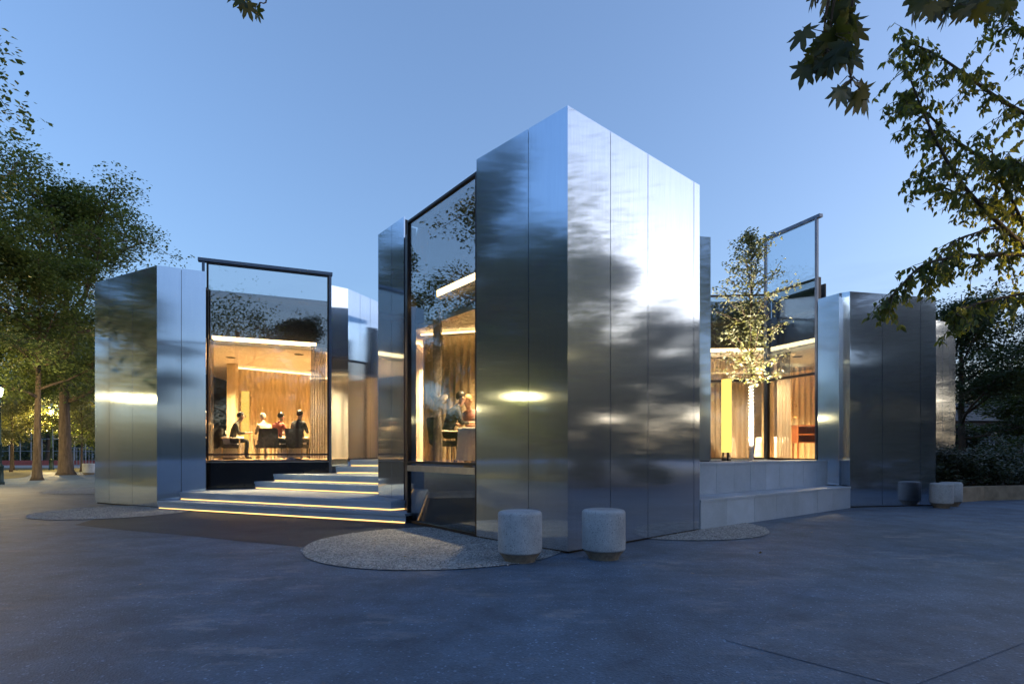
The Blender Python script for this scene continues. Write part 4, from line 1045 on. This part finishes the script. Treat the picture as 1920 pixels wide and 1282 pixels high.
# ---- hedge and planter on the right
hd = thing('planter_wall', 'low ochre concrete planter wall curving away from the right steel wing', 'wall', (13.0,17.1,0))
hp = [(12.75,16.75),(13.4,17.15),(14.6,17.75),(16.5,18.15),(20.0,18.3),(26,18.0)]
for i, (a, b) in enumerate(zip(hp, hp[1:])):
    a = v2(a); b = v2(b); d = (b-a).normalized(); n_ = Vector((-d.y, d.x))
    MB().prism([a+d*.002, b-d*.002, b-d*.002+n_*.25, a+d*.002+n_*.25], -.02, .44).build('wall_section', M['concrete'], hd)
soil = sheet('planting_bed', [(12.9,17.2),(13.4,17.45),(14.6,18.05),(16.5,18.45),(20,18.6),(30,18.3),(60,26),(60,60),(14,60),(12.95,26)], .40, simple('bark_mulch', (.05,.035,.025), .95, var=.4, scale=20, bmp=.03))
def shrub(label, x, y, z, sx, sy, h, n, mat='hedge', ls=.10, seed=0, name='hedge_shrub', cat='shrub'):
    r_ = np.random.default_rng(seed); t = thing(name, label, cat, (x, y, z), group='shrubs in the planting bed')
    k = 46; c = np.stack([r_.uniform(-1,1,k)*sx, r_.uniform(-1,1,k)*sy, r_.uniform(.15,1,k)*h], 1)
    fall = 1-.45*(c[:,0]/sx)**2-.4*(c[:,1]/sy)**2; c[:,2] *= np.clip(fall, .3, 1)
    idx = r_.integers(0, k, n); p = c[idx]+r_.normal(0, .14, (n,3)); p[:,2] = np.abs(p[:,2])
    V, F = leaves(p, r_.uniform(.6,1.3,n)*ls, r_, 'simple', -.2, .3)
    mk('foliage', mesh_np('foliage', V, F), M[mat], t)
    w_ = MB()
    for i in range(0, k, 3): w_.tube([(c[i,0]*.3, c[i,1]*.3, 0), (c[i,0]*.7, c[i,1]*.7, c[i,2]*.6), tuple(c[i])], [.02,.012,.005], 5)
    w_.build('stems', M['bark2'], t, local=True)
    return t
SH = [(14.6,18.7,.4,1.2,.6,1.15,'rounded grey-green shrub against the far steel wing'), (16.7,19.2,.4,1.5,.7,1.25,'broad grey-green shrub in the middle of the planting bed'), (19.4,19.3,.4,1.6,.7,1.2,'grey-green shrub at the open end of the planting bed'),
      (16.6,21.6,.4,1.5,.9,1.7,'tall dark shrub behind the grey-green ones'), (19.8,22.4,.4,1.9,1.0,1.9,'tall brownish shrub towards the far house'), (23.2,22.0,.4,1.9,1.0,1.7,'wide shrub at the far end of the hedge'), (22.8,19.5,.4,1.7,.8,1.2,'low shrub beyond the grey-green ones')]
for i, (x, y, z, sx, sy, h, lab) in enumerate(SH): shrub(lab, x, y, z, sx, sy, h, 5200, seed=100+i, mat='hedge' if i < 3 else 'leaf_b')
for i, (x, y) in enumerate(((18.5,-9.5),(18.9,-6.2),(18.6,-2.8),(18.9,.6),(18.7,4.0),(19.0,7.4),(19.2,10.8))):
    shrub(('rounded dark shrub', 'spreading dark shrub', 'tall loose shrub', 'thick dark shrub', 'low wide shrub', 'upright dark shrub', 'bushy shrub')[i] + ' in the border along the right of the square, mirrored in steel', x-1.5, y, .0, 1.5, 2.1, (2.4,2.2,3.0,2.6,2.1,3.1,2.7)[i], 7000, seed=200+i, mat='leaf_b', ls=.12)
shrub('bright green bush at the edge of the hedge before the far house', 27.6, 29.6, .4, 1.6, 1.4, 3.6, 4200, mat='leaf', ls=.16, seed=140)
# rooftop plants
for i, (x, y, h, lab) in enumerate(((11.9,20.2,1.05,'small wispy shrub growing on the roof of the right wing'), (12.9,20.6,1.3,'taller wispy shrub growing on the roof of the right wing'))):
    shrub(lab, x, y, 5.68, .42, .3, h, 420, mat='leaf_b', ls=.09, seed=160+i, name='roof_shrub')

# ---- young tree on the terrace
def terrace_tree():
    rr = random.Random(9); nr = np.random.default_rng(9)
    t = thing('young_tree', 'young tree with a rope-wrapped trunk standing on the stone terrace', 'tree', (6.27,15.05,ZU)); H = 6.0
    tr = [Vector((.012*math.sin(i*1.3), .012*math.cos(i*1.7), H*i/14)) for i in range(15)]
    MB().tube(tr, [.045*(1-.9*i/14)+.004 for i in range(15)], 9).build('trunk', M['bark2'], t, local=True, smooth=True)
    wr = []
    for k in range(23*14):
        a = 2*math.pi*k/14; wr.append(Vector((.052*math.cos(a), .052*math.sin(a), .02 + 1.95*k/(23*14))))
    MB().tube([Vector((0,0,.0)), Vector((0,0,1.0)), Vector((0,0,2.0))], [.058,.052,.048], 14).build('trunk_wrap', M['wrap'], t, local=True, smooth=True)
    MB().tube(wr, .014, 5).build('rope', M['wrap'], t, local=True, smooth=True)
    wood = MB(); P_ = []
    for k in range(60):
        f = .34+.64*(k/59); g = (f-.34)/.66; a = k*2.4+rr.uniform(-.3,.3)
        env = (.45+.65*math.sin(math.pi*min(1, .18+g*.80)))*(1 if g < .72 else (1-g)/.28*.75+.3)
        ln = 1.16*env*rr.uniform(.65,1.15); d = Vector((math.cos(a), math.sin(a), .75+rr.uniform(-.2,.35))).normalized(); p = Vector((0,0,H*f)); pts = [p]
        for i in range(5):
            d = (d+Vector((rr.uniform(-.2,.2), rr.uniform(-.2,.2), rr.uniform(-.2,.1)))).normalized(); pts.append(pts[-1]+d*ln/5)
        wood.tube(pts, [.013*(1-.15*i) for i in range(6)], 5)
        for i in range(1, 6):
            for _ in range(11): P_.append(pts[i-1].lerp(pts[i], rr.random()) + Vector((rr.gauss(0,.075), rr.gauss(0,.075), rr.gauss(0,.06))))
    for k in range(40): P_.append(Vector((rr.gauss(0,.1), rr.gauss(0,.1), H*rr.uniform(.9,1.02))))
    for k in range(45): P_.append(Vector((rr.gauss(0,.07), rr.gauss(0,.07), rr.uniform(1.95,2.5))))
    wood.build('branches', M['bark2'], t, local=True, smooth=True)
    P_ = np.array(P_); V, F = leaves(P_, nr.uniform(.07,.12,len(P_)), nr, 'ovate', .5, .35)
    mk('crown', mesh_np('crown', V, F), M['leaf_y'], t)
    # in-ground uplight beside the trunk, whose warm light climbs the wrap and the lower leaves
    u = thing('ground_uplight', 'small round uplight set in the terrace beside the wrapped trunk', 'light', (6.0,14.2,ZU))
    MB().lathe([(.075,0),(.075,.012),(.06,.015),(.06,.010),(.001,.010)], 20).build('housing', M['alu'], u, local=True, auto=40)
    MB().lathe([(.001,.0115),(.055,.0115),(.055,.0135),(.001,.0135)], 20).build('lens', emit('uplight_lens', (1,.72,.42), 8), u, local=True)
    d = bpy.data.lights.new('spot', 'SPOT'); d.energy = 5200*KL; d.color = (1,.82,.62); d.spot_size = R(92); d.spot_blend = .8; d.shadow_soft_size = .05
    o = bpy.data.objects.new('spot', d); COL.objects.link(o); o.parent = u; o.location = (0,0,.03); o.rotation_euler = Vector((.27,.85,2.1)).to_track_quat('-Z','Y').to_euler()
terrace_tree()

# ---- tree at the right edge: drooping ovate leaves on long branches, trunk beside the square
def right_tree():
    rr = random.Random(31); nr = np.random.default_rng(31)
    t = thing('box_elder', 'leafy tree with long drooping branches reaching over the right side of the square', 'tree', (9.4,8.0,0))
    base = Vector((9.4,8.0,0)); loc = lambda p: Vector(p)-base
    MB().tube([loc((9.4,8.0,0)), loc((9.35,8.0,.4)), loc((9.2,7.95,2.2)), loc((8.9,7.9,3.6)), loc((8.7,7.8,5.0)), loc((8.2,7.6,7.2)), loc((7.7,7.5,9.0))], [.34,.24,.20,.18,.15,.10,.04], 12).build('trunk', M['bark'], t, local=True, smooth=True)
    wood = MB(); P_ = []; X_ = []
    LIMB = [  # (list of (px, py, depth)), number of twigs, radius, droop weight
        ([(2050,560,7.7),(1945,482,7.5),(1880,425,7.3),(1818,362,7.1),(1775,300,7.0),(1735,220,6.9),(1700,130,6.8)], 58, .035),
        ([(2080,470,7.7),(1960,476,7.5),(1870,478,7.2),(1790,482,7.0),(1730,498,6.9),(1690,535,6.8),(1662,565,6.8)], 46, .03),
        ([(2060,260,7.8),(1960,230,7.6),(1880,190,7.4),(1810,140,7.2),(1750,100,7.1),(1690,75,7.0)], 60, .03),
        ([(2050,330,7.9),(1950,330,7.7),(1870,310,7.5),(1790,262,7.3),(1730,205,7.2),(1685,180,7.1)], 60, .028),
        ([(2060,150,8.0),(1980,90,7.8),(1915,60,7.6),(1880,20,7.5),(1860,-40,7.4)], 34, .03),
        ([(2050,520,7.4),(1960,540,7.2),(1890,556,7.0),(1830,570,6.9),(1790,590,6.8)], 34, .022),
        ([(1945,482,7.5),(1900,380,7.2),(1870,330,7.1),(1860,280,7.0)], 34, .02),
        ([(2060,420,7.2),(1990,380,7.0),(1930,330,6.9),(1900,300,6.8)], 40, .022),
        ([(2080,430,8.2),(1930,412,8.0),(1840,380,7.9),(1770,352,7.8),(1720,330,7.8)], 46, .022),
        ([(1880,425,7.3),(1820,440,7.2),(1770,470,7.1),(1745,520,7.0)], 16, .012),
    ]
    for pts, ntw, r0 in LIMB:
        q = [PX(*p) for p in pts]; q = catmull(q, 5); m = len(q)
        wood.tube([loc(p) for p in q], [r0*(1-.85*i/(m-1))+.003 for i in range(m)], 7)
        for k in range(ntw):
            f = .18+.82*(k+rr.random())/ntw; i = min(m-2, int(f*(m-1))); b = q[i].lerp(q[i+1], rr.random()); d0 = (q[i+1]-q[i]).normalized()
            d = (d0*.55 + Vector((rr.uniform(-1,1), rr.uniform(-1,1), rr.uniform(-.95,.55)))*.8).normalized(); ln = rr.uniform(.22,.62)*(1.1-.4*f); tw = [b]
            for s in range(4):
                d = (d+Vector((0,0,-.20))+Vector((rr.uniform(-.15,.15),)*3)).normalized(); tw.append(tw[-1]+d*ln/4)
            wood.tube([loc(p) for p in tw], [.006,.005,.004,.003,.002], 4, cap=False)
            for s in range(rr.randint(10,19)):
                u = rr.random()**.7*4; ii = min(3, int(u)); p = tw[ii].lerp(tw[ii+1], u-ii)
                P_.append(loc(p)+Vector((rr.gauss(0,.018), rr.gauss(0,.018), rr.gauss(0,.012)))); X_.append((rr.gauss(0,.55), rr.gauss(0,.55), -rr.uniform(.5,1.3)))
    wood.build('branches', M['bark2'], t, local=True, smooth=True)
    P_ = np.array(P_); X_ = np.array(X_)
    V, F = leaves(P_, nr.uniform(.06,.105,len(P_)), nr, 'ovate', axis=X_, flat=-.2)
    mk('leaves', mesh_np('leaves', V, F), M['leaf_r'], t)
    # the crown above and behind the frame
    k = 16000; c = np.stack([nr.normal(9.6,1.5,k), nr.normal(7.6,1.6,k), nr.normal(7.6,1.5,k)], 1)
    keep = (c[:,0] > c[:,1]*.93+.25) & (c[:,2] > 3.2); c = c[keep]-np.array(base)
    V, F = leaves(c, nr.uniform(.08,.13,len(c)), nr, 'simple', .8, .2)
    mk('crown', mesh_np('crown', V, F), M['leaf_r'], t)
right_tree()

# ---- maple reaching over the photographer, its leaf sprays hang into the picture
def overhead_maple():
    rr = random.Random(5); nr = np.random.default_rng(5); base = Vector((-1.2,-3.6,0))
    t = thing('maple_tree', 'maple standing behind the square whose lobed leaf sprays hang in at the top', 'tree', base, group=GT); loc = lambda p: Vector(p)-base
    MB().tube([loc((-1.2,-3.6,0)), loc((-1.2,-3.55,.4)), loc((-1.15,-3.5,3)), loc((-1.0,-3.4,6)), loc((-.9,-3.2,9))], [.42,.30,.26,.2,.1], 14).build('trunk', M['bark'], t, local=True, smooth=True)
    wood = MB(); P_ = []; X_ = []; S_ = []
    SPRAY = [  # centre px, py, depth, spread px x, y, leaf count, leaf size
        (463,2,5.4,24,16,5,.15), (482,24,5.4,8,6,2,.14),
        (1560,88,3.5,55,28,17,.17), (1548,120,3.5,38,12,9,.16), (1592,182,3.45,28,10,7,.16), (1560,40,3.6,30,14,5,.14), (1565,2,3.6,30,10,5,.14), (1535,5,3.6,8,8,1,.12),
        (1725,8,4.6,34,18,9,.16), (1775,22,4.7,40,20,10,.16), (1830,8,4.7,34,18,9,.16), (1860,10,4.9,40,18,8,.15)]
    hub = {'a': Vector((-2.2,3.0,7.4)), 'b': Vector((2.1,1.6,6.6)), 'c': Vector((3.4,2.5,7.2))}
    for k, q in hub.items(): wood.tube([loc(p) for p in catmull([Vector((-1.0,-3.4,5.5)), Vector((-.6,-1.5,7.2)), (Vector((-.6,-1.5,7.2))+q)/2+Vector((0,0,.4)), q], 5)], [.10-.005*i for i in range(16)], 8)
    for px, py, Y, sx, sy, n, ls in SPRAY:
        h = hub['a'] if px < 900 else (hub['b'] if px < 1650 else hub['c']); c = PX(px, py, Y); tp = PX(px+14, min(py-60, -40), Y)
        tw = catmull([h, (h+tp)/2+Vector((0,0,.25)), tp, PX(px+4, py-18, Y)], 5); wood.tube([loc(p) for p in tw], [.02-.0011*i for i in range(len(tw))], 5)
        for k in range(n):
            p = PX(px+rr.gauss(0,sx*.6), py+rr.gauss(0,sy*.6), Y+rr.gauss(0,.10)); P_.append(loc(p)+Vector((0,0,ls*.35))); S_.append(ls*rr.uniform(.75,1.1))
            X_.append((rr.gauss(0,.35), rr.gauss(0,.3), -1)); wood.tube([loc(tw[-2])+Vector((rr.uniform(-.02,.02),0,0)), P_[-1]+Vector((0,0,.01))], [.0028,.0018], 4, cap=False)
    wood.build('branches', M['bark2'], t, local=True, smooth=True)
    V, F = leaves(np.array(P_), np.array(S_), nr, 'maple', axis=np.array(X_), flat=-2.5)
    mk('leaves', mesh_np('leaves', V, F), M['leaf_m'], t)
    k = 2600; c = np.stack([nr.normal(-1.2,1.6,k), nr.normal(-5.0,1.3,k), nr.normal(9.8,1.1,k)], 1); c = c[(c[:,1] < -1.0)]-np.array(base)
    V, F = leaves(c, nr.uniform(.14,.2,len(c)), nr, 'simple', .5, .4); mk('crown', mesh_np('crown', V, F), M['leaf'], t)
overhead_maple()

# ================================================================== park lanterns
def lantern(x, y, label, h=4.4, power=900, rz=0):
    t = thing('park_lantern', label, 'lamp post', (x, y, 0), rz, 'cast iron park lanterns')
    MB().lathe([(.20,0),(.20,.10),(.17,.14),(.155,.75),(.17,.80),(.17,.86),(.10,.95),(.085,1.75),(.115,1.80),(.115,1.88),(.075,1.95),(.06,h-.75),(.085,h-.70),(.085,h-.64),(.05,h-.55),(.07,h-.42)], 16).build('post', M['iron'], t, local=True, auto=35)
    MB().lathe([(.09,h-.40),(.16,h-.02),(.001,h-.02)], 6).build('lantern_glass', M['bulb'], t, local=True)
    MB().lathe([(.20,h),(.19,h+.03),(.06,h+.18),(.03,h+.22),(.001,h+.28)], 6).build('lantern_roof', M['iron'], t, local=True)
    MB().lathe([(.075,h-.43),(.095,h-.41),(.001,h-.405)], 6).build('lantern_base', M['iron'], t, local=True)
    for k in range(6):
        a = math.pi/3*k; MB().tube([(.098*math.cos(a), .098*math.sin(a), h-.41), (.175*math.cos(a), .175*math.sin(a), h)], .009, 5).build('lantern_rib', M['iron'], t, local=True)
    d = bpy.data.lights.new('glow', 'POINT'); d.energy = power*KL; d.color = (1,.72,.30); d.shadow_soft_size = .13
    o = bpy.data.objects.new('glow', d); COL.objects.link(o); o.parent = t; o.location = (0,0,h-.2); return t
lantern(-23.75,26.6,'tall green iron park lantern glowing beside the grass patch', 4.45, 2600)
lantern(-38.5,48.0,'distant park lantern glowing in front of the court fence', 4.95, 9000)
lantern(-18.6,10.4,'park lantern under the maples across the path, seen mirrored in steel', 4.4, 1500)
lantern(-26.0,15.4,'park lantern deeper under the mirrored maples', 4.4, 2600)
lantern(7.75,7.5,'park lantern under the leafy tree at the right of the square', 4.3, 380)
lantern(24.0,2.0,'park lantern across the square under the sunset', 4.4, 150)
lantern(19.5,-9.0,'park lantern before the maples mirrored in the right wing', 4.4, 500)
lantern(-9.0,-14.0,'park lantern behind the square', 4.4, 350)
lantern(-33.0,31.0,'park lantern under the tall maple beyond the grass', 4.4, 6000)

# ================================================================== court fence and lawn
sheet('lawn', smooth_poly([(p.x,p.y) for p in (G(-60,888), G(40,882), G(58,886), G(40,895), G(-60,899))], 8), .012, M['grass'])
sheet('lawn', [(-60,45),(-25,42),(-22,47),(-30,56),(-60,60)], .010, M['grass'])
sheet('path', smooth_poly([(-70,58),(-20,52),(-16,60),(-70,68)], 6), .014, M['paleslab'])
sheet('lawn', smooth_poly([(-60,4),(-22.5,6),(-22,12),(-24,16),(-60,18)], 6), .010, M['grass'])
fn = thing('court_fence', 'tall blue-grey steel court fence with thin posts behind the trees', 'fence', (-45,66,0))
for k in range(36):
    x = -64+k*1.25; MB().tube([(x,66,0),(x,66,4.6 if k % 2 else 3.0)], .05, 6).build('post', M['bluemetal'], fn)
for z in (.5,1.6,3.0,4.55): MB().bar((-64,66,z), (-19,66,z), .05, .05).build('rail', M['bluemetal'], fn)
kb = MB().box(-64,-19,64.6,64.9,0,.55).build('court_kerb', M['redstrip']); tag(kb, 'low red kerb wall along the foot of the court fence', 'kerb')
for k, x in enumerate((-44.5,-40.5)):
    b = thing('barrier', 'pale railing panel with upright bars beside the thick maple trunk' if k else 'pale railing panel with upright bars behind the far lantern', 'railing', (x,60,0), group='railing panels by the court')
    for z in (.15,1.95): MB().bar((-1.6,0,z), (1.6,0,z), .05, .05).build('rail', M['bluemetal'], b, local=True)
    for i in range(11): MB().tube([(-1.6+.32*i,0,0 if i in (0,10) else .176),(-1.6+.32*i,0,1.92)], .03, 6).build('bar', M['bluemetal'], b, local=True)
# far house on the right
fh = thing('far_house', 'dark low brick house half hidden behind the hedge and trees', 'house', (44,50,0))
MB().box(-6,6,0,6,0,4.2).build('wall', M['brickdark'], fh, local=True)
MB().add([(-6.4,-.4,4.2),(6.4,-.4,4.2),(6.4,6.4,4.2),(-6.4,6.4,4.2),(-6.4,3,6.0),(6.4,3,6.0)], [(0,1,5,4),(2,3,4,5),(0,4,3),(1,2,5),(3,2,1,0)]).build('roof', M['roof'], fh, local=True)
for x in (-4.6,-2.7,-.8,1.1,3.0,4.9):
    wd = MB().box(x-.65,x+.65,-.06,-.004,1.2,3.0).build('window', M['bluemetal'], fh, local=True)
    MB().box(x-.57,x-.03,-.08,-.062,1.28,2.92).build('pane', M['pane'], wd, local=True); MB().box(x+.03,x+.57,-.08,-.062,1.28,2.92).build('pane', M['pane'], wd, local=True)
# a few fallen leaves on the asphalt and gravel
nr = np.random.default_rng(3)
yl = m_leaf('fallen_leaf', (.20,.13,.03), (.30,.20,.05), (.36,.16,.05), .1)
for i, (px, py) in enumerate(((641,1027),(700,1015),(1425,1040),(820,1022),(1300,1078),(430,1040),(1205,1062),(260,1100),(1520,1000),(760,1046))):
    p = G(px, py); V, F = leaves(np.array([(0,0,.004)]), np.array([.045]), nr, 'maple', .02, .95)
    o = mk('fallen_leaf', mesh_np('fallen_leaf', V, F), yl); o.location = (p.x, p.y, .014 + .008)
    on = any((p.x-x)**2+(p.y-y)**2 < r*r for x, y, r in DISCS)
    tag(o, 'small fallen leaf lying on the gravel disc' if on else 'small fallen leaf lying on the asphalt', 'leaf', 'fallen leaves')
